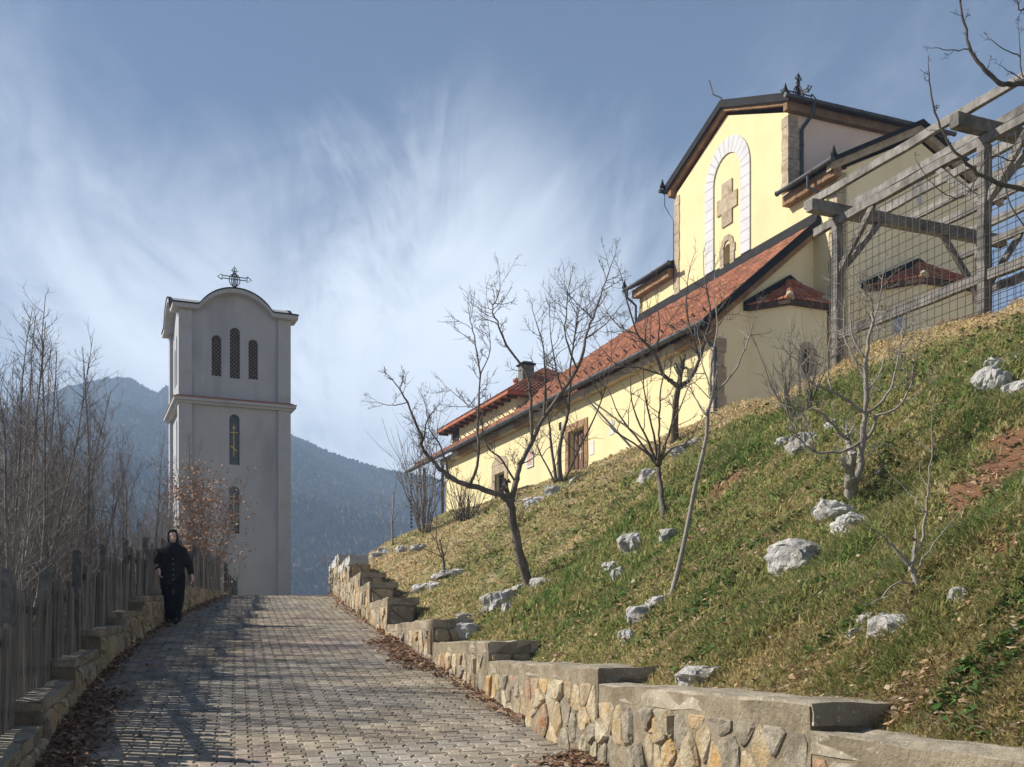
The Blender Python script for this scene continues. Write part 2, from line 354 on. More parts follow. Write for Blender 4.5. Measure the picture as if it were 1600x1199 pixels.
def gbox(c8, n, mb):                    # six-sided block with subdivided faces; c8 as hexa, n = (a, b, h)
    c = [Vector(p) for p in c8]
    def P(a, b, h):
        lo_ = (c[0] * (1 - a) + c[1] * a) * (1 - b) + (c[3] * (1 - a) + c[2] * a) * b
        hi_ = (c[4] * (1 - a) + c[5] * a) * (1 - b) + (c[7] * (1 - a) + c[6] * a) * b
        return lo_ * (1 - h) + hi_ * h
    idx = {}
    def vid(i, j, k):
        if (i, j, k) not in idx:
            idx[(i, j, k)] = len(mb.v); mb.v.append(tuple(P(i / n[0], j / n[1], k / n[2])))
        return idx[(i, j, k)]
    for k in (0, n[2]):
        for i in range(n[0]):
            for j in range(n[1]):
                mb.f.append((vid(i, j, k), vid(i + 1, j, k), vid(i + 1, j + 1, k), vid(i, j + 1, k)))
    for j in (0, n[1]):
        for i in range(n[0]):
            for k in range(n[2]):
                mb.f.append((vid(i, j, k), vid(i + 1, j, k), vid(i + 1, j, k + 1), vid(i, j, k + 1)))
    for i in (0, n[0]):
        for j in range(n[1]):
            for k in range(n[2]):
                mb.f.append((vid(i, j, k), vid(i, j + 1, k), vid(i, j + 1, k + 1), vid(i, j, k + 1)))
# ------------------------------------------------------------------ lie of the land
_pw = np.polyfit([3, 7.47, 12.1, 19.4, 28.6], [1.76, .615, -.70, -2.65, -4.80], 2)
_pl = np.polyfit([4.0, 7.47, 10.7, 16.2, 24.7], [-2.15, -3.25, -4.2, -5.57, -6.83], 2)
def XW(Y): return np.polyval(_pw, np.minimum(Y, 30)) + np.maximum(Y - 30, 0) * -.2      # face of the right wall
def XL(Y): return np.polyval(_pl, np.minimum(Y, 26)) + np.maximum(Y - 26, 0) * -.12     # face of the left wall
def road_z(Y):
    Y = np.asarray(Y, float); z = .1 * Y + .00022 * Y * Y
    t = np.clip(Y - 26, 0, 5.6); zk = 2.749 + .1114 * t - .0199 * t * t
    return np.where(Y < 26, z, np.where(Y < 31.6, zk, zk - .1114 * (Y - 31.6)))
STEPS = [(1.2, 4.75, 1.22), (4.75, 7.34, 1.34), (7.34, 10.3, 1.45), (10.3, 13.0, 1.64), (13.0, 16.7, 1.92), (16.7, 18.9, 2.34),
         (18.9, 20.4, 2.71), (20.4, 22.4, 2.98), (22.4, 25.0, 3.31), (25.0, 28.4, 3.56)]
soilY = np.array([-4, 1.2, 4.75, 7.34, 10.3, 13, 16.7, 18.9, 20.4, 22.4, 25, 28.4]); soilZ = np.array([1.10, 1.18, 1.21, 1.32, 1.41, 1.60, 1.88, 2.26, 2.62, 2.90, 3.22, 3.48])
ctrl = [(float(XW(y)) + .36, y, z) for y, z in zip(soilY, soilZ)]
ctrl += [(float(XW(y)) + .36, y, float(np.interp(y, soilY, soilZ))) for y in (0, 3, 6, 8.8, 11.6, 14.8)]
ctrl += [(6.95, 16, 6.5), (5.59, 19, 6.25), (8.3, 13, 6.1), (9.6, 9.5, 6.1), (7.5, 16.2, 6.58), (6, 0, 3.3), (12, 0, 6.2), (12, 8, 6.9), (11, 12, 6.9), (12, 16, 7.0), (12, 24, 7.7),
         (20, 30, 8.6), (30, 16, 9.5), (30, 0, 9.5), (8.5, 21, 7.05), (7.2, 26, 7.6), (22, 45, 9.2), (14, 34, 8.4), (8, 31, 8.25)]
for px, Y, py in ((1120, 22, 660), (1600, 14, 503), (1538, 14.5, 506), (1450, 16.4, 528), (1300, 17.5, 597), (1200, 22, 636), (1600, 12, 520), (1538, 12, 530), (1120, 27, 656), (1120, 32, 660), (1210, 26, 640), (1000, 23, 712), (1000, 30, 722), (1000, 37.2, 712), (900, 23.7, 745), (900, 32, 752), (900, 40.5, 745), (800, 26, 787), (800, 36, 792), (800, 46.3, 778),
                  (700, 29, 812), (700, 40, 815), (700, 54, 808), (640, 31, 842), (640, 40, 850), (640, 52, 856), (600, 31, 868), (600, 36, 890), (560, 29.5, 888), (560, 36, 960)):
    p = at(px, py, Y); ctrl.append(tuple(p))
for w_, s_ in ((2, 5), (2, 15), (6, 20), (9, 10), (9, 0)):
    ctrl.append((6 - .3808 * s_ + .9247 * w_, 32 + .9247 * s_ + .3808 * w_, 8.3))
ctrl += [(-7, 40, 2.2), (-9, 50, 1.0), (-5, 60, 3.5), (4, 66, 7.0), (20, 66, 8.5)]
ctrl = np.array(ctrl)
def _k(r2): return np.where(r2 > 1e-9, r2 * np.log(np.maximum(r2, 1e-9)), 0) * .5
def _tps(P, lam=.004):
    n = len(P); d = ((P[:, None, :2] - P[None, :, :2]) ** 2).sum(-1); K = _k(d) + np.eye(n) * lam
    A = np.zeros((n + 3, n + 3)); A[:n, :n] = K; A[:n, n] = 1; A[:n, n + 1:] = P[:, :2]; A[n:, :n] = A[:n, n:].T
    b = np.zeros(n + 3); b[:n] = P[:, 2]; return np.linalg.solve(A, b)
_w = _tps(ctrl)
def T(X, Y):                            # height of the grassy slope
    X = np.asarray(X, float); Y = np.asarray(Y, float); sh = X.shape; x = X.ravel(); y = Y.ravel(); z = np.zeros(len(x)); n = len(ctrl)
    for i in range(0, len(x), 20000):
        a, b = x[i:i + 20000], y[i:i + 20000]
        d = (a[:, None] - ctrl[None, :, 0]) ** 2 + (b[:, None] - ctrl[None, :, 1]) ** 2
        z[i:i + 20000] = _k(d) @ _w[:n] + _w[n] + _w[n + 1] * a + _w[n + 2] * b
    return z.reshape(sh)
_rg = np.random.default_rng(5)
_wv = [(_rg.uniform(-1, 1, 2) * f, _rg.uniform(0, 6.28), a) for f, a in ((1.1, .04), (1.7, .04), (2.6, .038), (4.2, .03), (6.5, .022), (9, .015)) for _ in range(3)]
def lumps(X, Y):
    z = 0
    for k, ph, a in _wv: z = z + a * np.sin(k[0] * X + k[1] * Y + ph)
    return z
def hill(X, Y):
    d = np.clip((X - XW(Y) - .36) / 1.2, 0, 1)
    return T(X, Y) + lumps(np.asarray(X, float), np.asarray(Y, float)) * (.15 + .85 * d)
def bank(X, Y):                         # under and to the left of the road
    X = np.asarray(X, float); Y = np.asarray(Y, float); d = np.maximum(XL(Y) - .35 - X, 0)
    return road_z(Y) - .35 + np.clip((XL(Y) - .2 - X) * 2, 0, 1) * .25 - .10 * d - .028 * d * d * (d < 14) - (d >= 14) * (.028 * 196 + .78 * (d - 14))
def hit(px, py, y0=3.0, y1=70):
    Y = np.arange(y0, y1, .04); X = (px - 800) / FPX * Y; Z = EYE + (HORIZON - py) / FPX * Y
    ok = (hill(X, Y) >= Z) & (X > XW(Y) + .1); i = int(np.argmax(ok))
    if not ok[i]: i = int(np.argmin(np.abs(np.where(X > XW(Y) + .3, hill(X, Y) - Z, 9))))
    return Vector((X[i], Y[i], float(hill(X[i], Y[i]))))

# ---- patches on the slope: dry straw, lush green, bare red soil
_gw = [(_rg.uniform(-1, 1, 2) * f, _rg.uniform(0, 6.28), a) for f, a in ((1.3, .25), (2.6, .36), (4.6, .42), (8.5, .42), (15, .36)) for _ in range(3)]
def patch(X, Y):
    z = 0
    for k, ph, a in _gw: z = z + a * np.sin(k[0] * X + k[1] * Y + ph)
    return z / 1.6
_sp = [hit(*p) for p in ((1560, 740), (1580, 700), (1520, 770), (1120, 770), (1150, 745), (1575, 860), (1290, 930))]
_sr = [.42, .42, .34, .11, .08, .15, .10]
def soil_mask(X, Y):
    m = np.zeros_like(np.asarray(X, float))
    for p, r in zip(_sp, _sr):
        m = np.maximum(m, np.clip(1.5 - np.hypot(X - p.x, (Y - p.y) * .7) / (r * (p.y / 9)) + .35 * patch(X * 2.1, Y * 2.1), 0, 1))
    return np.maximum(m, np.clip(patch(X * 1.7 + 3, Y * 1.7) - 1.35, 0, 1))
def dryness(X, Y):
    t = T(X, Y); d = np.clip((t - 4.7) / 1.8, 0, 1) * np.clip((X - 1.5) / 3, 0, 1)       # straw along the brow on the right
    far = np.clip((Y - 13) / 9, 0, 1) * .45                                               # thin brown turf nearer the church
    edge = np.clip(1.1 - (X - XW(Y)) / 1.3, 0, 1) * .32
    return np.clip(.36 + .62 * d + far + edge + .17 * patch(X, Y), 0, 1)
def turf_colour(X, Y, r):
    """r: random 0..1 per point"""
    d = np.clip(dryness(X, Y) + (r - .5) * 1.15, 0, 1)[:, None]
    g = np.array([[.155, .260, .080]]); m = np.array([[.36, .335, .14]]); s = np.array([[.62, .50, .31]])
    return np.where(d < .5, g + (m - g) * d * 2, m + (s - m) * (d - .5) * 2)

# ground sheet of the slope, the road bed and the left bank, in one
Ys = np.concatenate([np.arange(-4, 12, .16), np.arange(12, 32, .25), np.arange(32, 74, .7)])
cl = np.concatenate([-np.geomspace(26, .02, 46), [0.02]]); cr_ = np.concatenate([[.30], .30 + np.cumsum(np.geomspace(.10, 1.1, 110))])
rows = []
for Y in Ys:
    xw = float(XW(Y)); xl = xw + cl; xr = xw + cr_
    Yl = np.full(len(xl), Y); Yr = np.full(len(xr), Y); zl = bank(xl, Yl); zr = hill(xr, Yr)
    t = np.clip((Y - 28.3) / 2.5, 0, 1); far = np.clip((xl - (xw - 5)) / 5, 0, 1) * t
    if t > 0: zl = zl * (1 - far) + hill(xl, Yl) * far - .0
    zr[0] = min(zr[0], float(np.interp(Y, soilY, soilZ)) + .02) if Y < 28.4 else zr[0]
    rows.append(np.stack([np.concatenate([xl, xr]), np.concatenate([Yl, Yr]), np.concatenate([zl, zr])], 1))
G = np.array(rows); ny, nx = G.shape[:2]; rim = G.copy()
Vg = G.reshape(-1, 3); ii, jj = np.meshgrid(np.arange(ny - 1), np.arange(nx - 1), indexing='ij'); a = ii * nx + jj
Fg = np.stack([a, a + 1, a + nx + 1, a + nx], -1).reshape(-1, 4)
rr = _rg.random(len(Vg)); tg = turf_colour(Vg[:, 0], Vg[:, 1], rr) * .62
sm = soil_mask(Vg[:, 0], Vg[:, 1])[:, None]; tg = tg * (1 - sm) + np.array([[.22, .115, .065]]) * sm
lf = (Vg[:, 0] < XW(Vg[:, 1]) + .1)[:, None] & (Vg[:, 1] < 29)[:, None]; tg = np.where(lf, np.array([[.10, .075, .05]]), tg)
m_g = pm('ground_turf', (.75, .75, .75), (1.15, 1.12, 1.05), 5, .98, .9, 30, attr='tint', bdist=.04)
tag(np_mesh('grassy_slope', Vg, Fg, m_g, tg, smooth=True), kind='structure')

# ---- road: dark jointing bed and the pavers on it
yb = np.concatenate([np.arange(-3, 26, .5), np.arange(26, 33, .25), np.arange(33, 44, 1)]); V = []; F = []
for Y in yb:
    for f in np.linspace(0, 1, 5): V.append((XL(Y) - .12 + f * (XW(Y) + .1 - XL(Y) + .12), Y, road_z(Y)))
for i in range(len(yb) - 1):
    for j in range(4): F.append((i * 5 + j, i * 5 + j + 1, i * 5 + j + 6, i * 5 + j + 5))
road = tag(np_mesh('road', V, F, M['joint'], smooth=True), kind='structure')
PL, PW, PN, GAP, PH = .20, .0775, .0475, .0042, .020
half = [(-PW, -PL / 2), (PW, -PL / 2), (PW, -.066), (PN, -.034), (PN, .034), (PW, .066), (PW, PL / 2), (-PW, PL / 2), (-PW, .066), (-PN, .034), (-PN, -.034), (-PW, -.066)]
def inset(p, g):
    n = len(p); o = []
    for i in range(n):
        a, b, c = Vector(p[i - 1]), Vector(p[i]), Vector(p[(i + 1) % n]); e1 = (b - a).normalized(); e2 = (c - b).normalized()
        n1 = Vector((-e1.y, e1.x)); n2 = Vector((-e2.y, e2.x)); k = (n1 + n2) / max(.35, 1 + n1.dot(n2)); o.append((b.x + k.x * g, b.y + k.y * g))
    return o
p0 = inset(half, GAP); p1_ = inset(half, GAP + .007)
pv_v = np.array([(x, y, -.02) for x, y in p0] + [(x, y, PH - .006) for x, y in p0] + [(x, y, PH) for x, y in p1_])
pv_f = [tuple(range(24, 36))] + [(i, (i + 1) % 12, 12 + (i + 1) % 12, 12 + i) for i in range(12)] + [(12 + i, 12 + (i + 1) % 12, 24 + (i + 1) % 12, 24 + i) for i in range(12)]
pmesh = bpy.data.meshes.new('paver'); pmesh.from_pydata([tuple(v) for v in pv_v], [], pv_f); pmesh.materials.append(M['paver'])
ca = pmesh.color_attributes.new('tint', 'FLOAT_COLOR', 'POINT'); ca.data.foreach_set('color', np.ones(36 * 4, np.float32))
dr = Vector((-.245, .9695, 0)).normalized(); cr2 = Vector((dr.y, -dr.x, 0)); P0 = Vector((.6, 7.47, 0))
rp = random.Random(3); spots = []
for j in range(-60, 16):
    for i in range(-40, 125):
        t = i * PL + (j % 2) * PL / 2; c = j * (PW + PN); q = P0 + dr * t + cr2 * c
        if q.y < 4.0 or q.y > 30.5 or q.x > XW(q.y) + .04 or q.x < XL(q.y) - .10: continue
        spots.append((q.x, q.y))
def in_view(x, y, z): return abs((x) / y * FPX) < 830 and -10 < HORIZON - (z - EYE) / y * FPX < 1215
vis = sorted([s for s in spots if in_view(s[0], s[1], float(road_z(s[1])))], key=lambda s: s[1])
near = set(vis[:300]); rest = [s for s in spots if s not in near]
rz = math.atan2(dr.y, dr.x) - math.pi / 2
def slope_at(y): return math.atan(float(road_z(y + .05) - road_z(y - .05)) / .1)
for x, y in vis[:300]:
    o = link('paver', pmesh, None, road, (x, y, float(road_z(y)) + rp.uniform(-.003, .003)))
    o.rotation_euler = Matrix.Rotation(slope_at(y), 3, 'X').to_4x4().to_euler(); o.rotation_euler = (Matrix.Rotation(slope_at(y) + rp.gauss(0, .012), 4, 'X') @ Matrix.Rotation(rp.gauss(0, .012), 4, 'Y') @ Matrix.Rotation(rz, 4, 'Z')).to_euler()
cz, sz = math.cos(rz), math.sin(rz); RV = []; RF = []; RT = []
for x, y in rest:
    v = pv_v.copy(); v[:, 2] += rp.uniform(-.003, .003) + v[:, 1] * rp.gauss(0, .012)
    X_ = v[:, 0] * cz - v[:, 1] * sz + x; Y_ = v[:, 0] * sz + v[:, 1] * cz + y; b = len(RV) * 36
    RV.append(np.stack([X_, Y_, v[:, 2] + road_z(Y_)], 1)); RT.append(np.full((36, 3), rp.uniform(.78, 1.2)))
    RF.extend([tuple(b + k for k in f) for f in pv_f])
me = bpy.data.meshes.new('paving'); me.from_pydata(np.concatenate(RV).tolist(), [], RF)
ca = me.color_attributes.new('tint', 'FLOAT_COLOR', 'POINT'); aa = np.ones((len(RV) * 36, 4), np.float32); aa[:, :3] = np.concatenate(RT); ca.data.foreach_set('color', aa.ravel())
tag(link('paving', me, M['paver'], road), kind='stuff')

# ------------------------------------------------------------------ rubble walls
def clip_cell(poly, m, n):              # half-plane nearest to the site
    o = []
    for i in range(len(poly)):
        a, b = poly[i], poly[(i + 1) % len(poly)]
        da = (a[0] - m[0]) * n[0] + (a[1] - m[1]) * n[1]; db = (b[0] - m[0]) * n[0] + (b[1] - m[1]) * n[1]
        if da <= 0: o.append(a)
        if da * db < 0:
            t = da / (da - db); o.append((a[0] + (b[0] - a[0]) * t, a[1] + (b[1] - a[1]) * t))
    return o
def cells(a0, a1, zlo, zhi, size, rng):
    """irregular polygons covering a strip; zlo(a), zhi(a) bound it"""
    sites = []; na = max(1, round((a1 - a0) / size))
    for i in range(na):
        a = a0 + (i + .5) * (a1 - a0) / na; h = zhi(a) - zlo(a); nz = max(1, round(h / (size * 1.45)))
        for k in range(nz):
            sites.append((a + rng.uniform(-.42, .42) * size, zlo(a) + (k + .5 + rng.uniform(-.32, .32) + (.25 if i % 2 else -.2)) * h / nz))
    res = []
    for i, s in enumerate(sites):
        p = [(a0, zlo(s[0])), (a1, zlo(s[0])), (a1, zhi(s[0])), (a0, zhi(s[0]))]
        for j, q in enumerate(sites):
            if i != j and abs(q[0] - s[0]) < 1.2: p = clip_cell(p, ((s[0] + q[0]) / 2, (s[1] + q[1]) / 2), (q[0] - s[0], q[1] - s[1]))
            if len(p) < 3: break
        if len(p) >= 3: res.append(p)
    return res
def stone_bm(poly, fn, rng, bulge, shrink):
    n = len(poly); cx_ = sum(p[0] for p in poly) / n; cy_ = sum(p[1] for p in poly) / n
    if max(math.hypot(p[0] - cx_, p[1] - cy_) for p in poly) < .05: return None
    pts = []
    for i in range(n):                  # rounded corners
        a, b, c = poly[i - 1], poly[i], poly[(i + 1) % n]
        for q, f in ((a, .17), (c, .17)): pts.append((b[0] + (q[0] - b[0]) * f, b[1] + (q[1] - b[1]) * f))
    pts = [(cx_ + (x - cx_) * shrink * rng.uniform(.93, 1.03), cy_ + (y - cy_) * shrink * rng.uniform(.93, 1.03)) for x, y in pts]; k = len(pts)
    mb = MB(); v = []
    for s_, d in ((1.0, -.05), (.97, bulge * .45), (.80, bulge * .95)):
        v += [fn(cx_ + (x - cx_) * s_, cy_ + (y - cy_) * s_, d + rng.uniform(-.35, .35) * bulge * (d > 0)) for x, y in pts]
    v.append(fn(cx_, cy_, bulge * rng.uniform(.8, 1.4)))
    f = [(r * k + i, r * k + (i + 1) % k, (r + 1) * k + (i + 1) % k, (r + 1) * k + i) for r in range(2) for i in range(k)] + [(2 * k + i, 2 * k + (i + 1) % k, 3 * k) for i in range(k)]
    mb.add(v, f); return mb
rs = random.Random(11)
rw = empty('retaining_wall', (float(XW(10)), 10, float(road_z(10))), 'low stepped stone retaining wall with concrete top along right side of the road', 'retaining wall')
STONES = ['stone_grey'] * 5 + ['stone_tan'] * 5 + ['stone_ochre'] * 2 + ['stone_rust'] + ['stone_white'] * 3
def face_frame(fx, sgn):                # walk along a wall face: a = distance in Y, outward normal to the road
    def fn(a, z, d):
        t = float(fx(a + .1) - fx(a - .1)) / .2; n = Vector((-1, t, 0)).normalized() * sgn
        return Vector((float(fx(a)), a, z)) + n * d
    return fn
rf = face_frame(XW, 1)
stones_r = []
for k, (ya, yb_, top) in enumerate(STEPS):
    rough = k >= 8
    mb = MB(); n_a = max(3, int((yb_ - ya) / .22))
    e = .0 if k == 0 else .0
    ga = ya + (.004 if k else 0)
    c8 = [rf(ga, float(road_z(ya)) - .3, 0), rf(yb_ - .004, float(road_z(yb_)) - .3, 0), rf(yb_ - .004, float(road_z(yb_)) - .3, -.42), rf(ga, float(road_z(ya)) - .3, -.42),
          rf(ga, top, 0), rf(yb_ - .004, top, 0), rf(yb_ - .004, top, -.42), rf(ga, top, -.42)]
    # follow the bend of the road edge: built as strips
    mbs = MB(); m_ = max(2, int((yb_ - ya) / 1.0)); 
    gbox(c8, (n_a, 3, 6), mbs)
    # bend
    for q, p in enumerate(mbs.v):
        y = p[1]; yy = min(max(y, ya), yb_); lin = float(XW(ya)) + (float(XW(yb_)) - float(XW(ya))) * (yy - ya) / (yb_ - ya); mbs.v[q] = (p[0] + float(XW(yy)) - lin, p[1], p[2])
    jit(mbs, .018 if not rough else .05, 5.5, k + 1); jit(mbs, .008, 17, k + 3)
    mbs.build('wall_core', M['mortar'], rw, smooth=False)
    capb = MB(); ch = .075 + .03 * rs.random()
    ce = .012
    c8 = [rf(ga - ce * .3, top - ch, -.003), rf(yb_ - .006, top - ch, -.003), rf(yb_ - .006, top - ch, -.46), rf(ga - ce * .3, top - ch, -.50),
          rf(ga - ce, top + .008, -.006), rf(yb_ - .006, top + .008, -.006), rf(yb_ - .006, top + .008, -.46), rf(ga - ce, top + .008, -.50)]
    if not rough:
        gbox(c8, (n_a, 5, 2), capb)
        for q, p in enumerate(capb.v):
            y = p[1]; yy = min(max(y, ya), yb_); lin = float(XW(ya)) + (float(XW(yb_)) - float(XW(ya))) * (yy - ya) / (yb_ - ya); capb.v[q] = (p[0] + float(XW(yy)) - lin, p[1], p[2])
        jit(capb, .018, 4.5, k + 20); jit(capb, .016, 14, k + 21)
        capb.build('concrete_cap', M['concrete'], rw)
    zl = lambda a: float(road_z(a)) + .01
    zh = (lambda a, top=top, ch=ch, rough=rough: top - (.0 if rough else ch + .0) - .005)
    for c in cells(ya + .02, yb_ - .02, zl, zh, .15 if k < 4 else .19, rs):
        mb = stone_bm(c, rf, rs, rs.choice((.006, .012, .02, .034)), rs.uniform(.87, 1.0)) if rs.random() > .07 else None
        if mb: stones_r.append((sum(v[1] for v in mb.v) / len(mb.v), mb))
    # end face stones
    if k > 0 and top - STEPS[k - 1][2] > .14:
        lo_ = STEPS[k - 1][2]
        def ef(a, z, d, ya=ya): return rf(ya, z, -a) + Vector((.1, -1, 0)).normalized() * (d + .012)
        zt = top - (0 if rough else ch)
        if zt - lo_ > .08:
            for c in cells(.03, .42, lambda a: lo_ + .01, lambda a: zt - .005, .19, rs):
                mb = stone_bm(c, ef, rs, .02, .93)
                if mb: stones_r.append((sum(v[1] for v in mb.v) / len(mb.v), mb))
    if rough:                           # loose coping of rough blocks
        y = ya
        while y < yb_ - .3:
            l = rs.uniform(.35, .6); mb = MB(); h = rs.uniform(.1, .2)
            gbox([rf(y, top - .05, .03), rf(min(y + l, yb_), top - .05, .03), rf(min(y + l, yb_), top - .05, -.40), rf(y, top - .05, -.40), rf(y, top + h, .0), rf(min(y + l, yb_), top + h * .9, .0), rf(min(y + l, yb_), top + h, -.38), rf(y, top + h, -.38)], (3, 3, 2), mb)
            jit(mb, .05, 4, y); mb.build('coping_stone', M['rock'], rw); y += l + .02
stones_r.sort(key=lambda s: s[0]); seen = [s for s in stones_r if s[0] > 3.0]
late = MB()
for i, (y, mb) in enumerate(seen):
    if i < 295: mb.build('stone', M[rs.choice(STONES)], rw, smooth=False)
    else: late.add(mb.v, mb.f)
if late.v: tag(late.build('rubble', M['stone_tan'], rw), kind='stuff')

# left wall with the picket fence on it
lw = empty('fence_wall', (float(XL(12)), 12, float(road_z(12))), 'low rough stone wall in shade under the wooden fence on the left of the road', 'stone wall')
lf_ = face_frame(XL, -1)
PANELS = []; y = 3.4
def fence_base(Y): return float(np.interp(Y, [3, 7.8, 9, 11, 13, 15.3, 18, 21, 24, 26.5, 29], [.62, 1.13, 1.29, 1.55, 1.84, 2.13, 2.52, 2.80, 2.93, 2.98, 3.0]))
ls = random.Random(21); stones_l = []
edges = [3.2, 5.6, 7.9, 10.0, 12.1, 14.3, 16.4, 18.4, 20.4, 22.3, 24.1, 25.8, 27.4]
for k in range(len(edges) - 1):
    ya, yb_ = edges[k], edges[k + 1]; top = fence_base((ya + yb_) / 2) - .05; mbs = MB()
    c8 = [lf_(ya + .003, float(road_z(ya)) - .3, 0), lf_(yb_ - .003, float(road_z(yb_)) - .3, 0), lf_(yb_ - .003, float(road_z(yb_)) - .3, -.45), lf_(ya + .003, float(road_z(ya)) - .3, -.45)]
    c8 += [Vector((p.x, p.y, top - .0 + (.045 if q_ in (1, 2) else -.045))) for q_, p in enumerate(c8)]
    gbox(c8, (10, 3, 5), mbs); jit(mbs, .03, 4, k + 40); jit(mbs, .012, 14, k + 41); mbs.build('wall_core', M['mortar'], lw)
    if k < 8:
        c8 = [lf_(ya - .006, top - .105, .004), lf_(yb_ - .004, top - .015, .004), lf_(yb_ - .004, top - .015, -.47), lf_(ya - .006, top - .105, -.47)]; c8 += [p + Vector((0, 0, .07)) for p in c8]
        mb = MB(); gbox(c8, (10, 3, 1), mb); jit(mb, .03, 4, k + 60); jit(mb, .014, 12, k + 61); mb.build('concrete_cap', M['concrete'], lw)
    for c in cells(ya + .02, yb_ - .02, lambda a: float(road_z(a)) + .01, lambda a: top - (.065 if k < 8 else .01) - .045 + .09 * (a - ya) / (yb_ - ya), .21, ls):
        mb = stone_bm(c, lf_, ls, .042, .93)
        if mb: stones_l.append((sum(v[1] for v in mb.v) / len(mb.v), mb))
stones_l.sort(key=lambda s: s[0]); seen = [s for s in stones_l if s[0] > 6.6]; late = MB()
for i, (y, mb) in enumerate(seen):
    if i < 230: mb.build('stone', M[ls.choice(['stone_white', 'stone_grey', 'stone_tan', 'stone_white', 'stone_tan'])], lw)
    else: late.add(mb.v, mb.f)
if late.v: tag(late.build('rubble', M['stone_grey'], lw), kind='stuff')

fence = empty('wooden_fence', (float(XL(12)) - .22, 12, fence_base(12)), 'old grey wooden picket fence stepping uphill on the left wall', 'fence')
fx = lambda a: XL(a) - .20
ff = face_frame(fx, -1); fr = random.Random(5)
slat_mb = MB(); gbox([(-.045, -.011, 0), (.045, -.011, 0), (.045, .011, 0), (-.045, .011, 0), (-.045, -.011, 1), (.045, -.011, 1), (.045, .011, 1), (-.045, .011, 1)], (1, 1, 1), slat_mb)
slats = []
for v_ in range(4):
    mb = MB(); l = -.045; r_ = .045; z1 = 1 - fr.uniform(0, .05); z2 = 1 - fr.uniform(0, .05)
    mb.hexa([(l, -.011, 0), (r_, -.011, .008), (r_, .011, .008), (l, .011, 0), (l + .004, -.011, z1), (r_ - .006, -.011, z2), (r_ - .006, .011, z2), (l + .004, .011, z1)])
    slats.append(mb.mesh('slat')); slats[-1].materials.append(M['slat_wood'])
for k in range(1, len(edges) - 1):
    ya, yb_ = edges[k], edges[k + 1]; base = fence_base((ya + yb_) / 2) - .03; hh = .80 if k < 3 else .72
    if k >= 9: hh = .80
    for a in ([ya] if k < len(edges) - 2 else [ya, yb_ - .06]):
        mb = MB(); p = ff(a + .03, base - .25, -.05); w = .036
        gbox([p + Vector(q) for q in ((-w, -w, 0), (w, -w, 0), (w, w, 0), (-w, w, 0), (-w, -w, hh + .37), (w, -w, hh + .35), (w, w, hh + .33), (-w, w, hh + .35))], (1, 1, 5), mb)
        jit(mb, .012, 5, a); mb.build('post', M['old_wood'], fence)
    for zz in (.16, hh - .16):
        mb = MB(); mb.bar(ff(ya + .06, base + zz, -.035), ff(yb_ - .02, base + zz, -.035), .035, .06); mb.build('rail', M['old_wood'], fence)
    ns = int((yb_ - ya - .06) / .112)
    for i in range(ns):
        a = ya + .11 + i * .112 + fr.uniform(-.012, .012); p = ff(a, base - .085 + fr.uniform(-.02, .02), 0)
        t = float(fx(a + .1) - fx(a - .1)) / .2
        o = link('slat', fr.choice(slats), None, fence, p); o.scale = (fr.uniform(.82, 1.06), 1, hh + .075 + fr.uniform(-.05, .05)); o.rotation_euler = (fr.gauss(0, .03), fr.gauss(0, .015), math.atan2(1, t))
# short stretch of boards and an open gate leaf beyond the crest
g = empty('board_gate', at(360, 943, 29.5), 'small dark board gate leaf standing open at the road crest by the tower', 'gate')
for i in range(5):
    mb = MB(); p = at(357 + i * 3.0, 950, 29.5 + i * .12); h = 1.02 - .05 * i
    mb.box(p + Vector((-.02, -.01, -.1)), (.045, 0, 0), (0, .06, 0), (0, 0, h)); mb.build('board', M['old_wood'], g)
mb = MB(); mb.bar(at(355, 925, 29.62) + Vector((0, 0, 0)), at(371, 925, 30.1), .03, .08); mb.build('rail', M['old_wood'], g)
mb = MB(); p = at(354, 950, 29.4); mb.box(p + Vector((-.06, -.05, -.2)), (.09, 0, 0), (0, .09, 0), (0, 0, 1.4)); mb.build('post', M['old_wood'], g)
# ------------------------------------------------------------------ the church
U = Vector((-.3808, .9247, 0)); W_ = Vector((.9247, .3808, 0)); C0 = Vector((6.0, 32.0, 0))
def P(s, w, z): return C0 + U * s + W_ * w + Vector((0, 0, z))
def south(w0): return lambda a, b, d: P(a, w0 - d, b)
def east(s0): return lambda a, b, d: P(s0 - d, a, b)
church = empty('church', P(8, 3, 8), 'yellow church with red tiled roof, gabled transept and white arch, on the hill', 'church')
kr = random.Random(9)
def rz_(w): return 11.1 + .86 * (w + .5)          # plane of the long lean-to roof
def arch_poly(c, r, z0, zs, n=12):
    return [(c - r, z0), (c + r, z0)] + [(c + r * math.cos(math.pi * i / n), zs + r * math.sin(math.pi * i / n)) for i in range(n + 1)]
def prism_part(name, mat, poly, fn, d0, d1, holes=(), parent=church, jt=0):
    mb = MB(); mb.prism(poly, fn, d0, d1, holes)
    if jt: jit(mb, jt, 3, len(poly))
    return mb.build(name, mat, parent)
def pbox(name, mat, s0, s1, w0, w1, z0, z1, parent=church, n=None, jt=0, seed=0):
    c8 = [P(s0, w0, z0), P(s1, w0, z0), P(s1, w1, z0), P(s0, w1, z0), P(s0, w0, z1), P(s1, w0, z1), P(s1, w1, z1), P(s0, w1, z1)]
    mb = MB()
    if n: gbox(c8, n, mb); jit(mb, jt, 4, seed)
    else: mb.hexa(c8)
    return mb.build(name, mat, parent)
SOUTH = south(0)
door_h = [(8.72, 7.3), (10.08, 7.3), (10.08, 9.72), (8.72, 9.72)]
win_h = [(16.55, 8.02), (17.72, 8.02), (17.72, 9.22), (16.55, 9.22)]
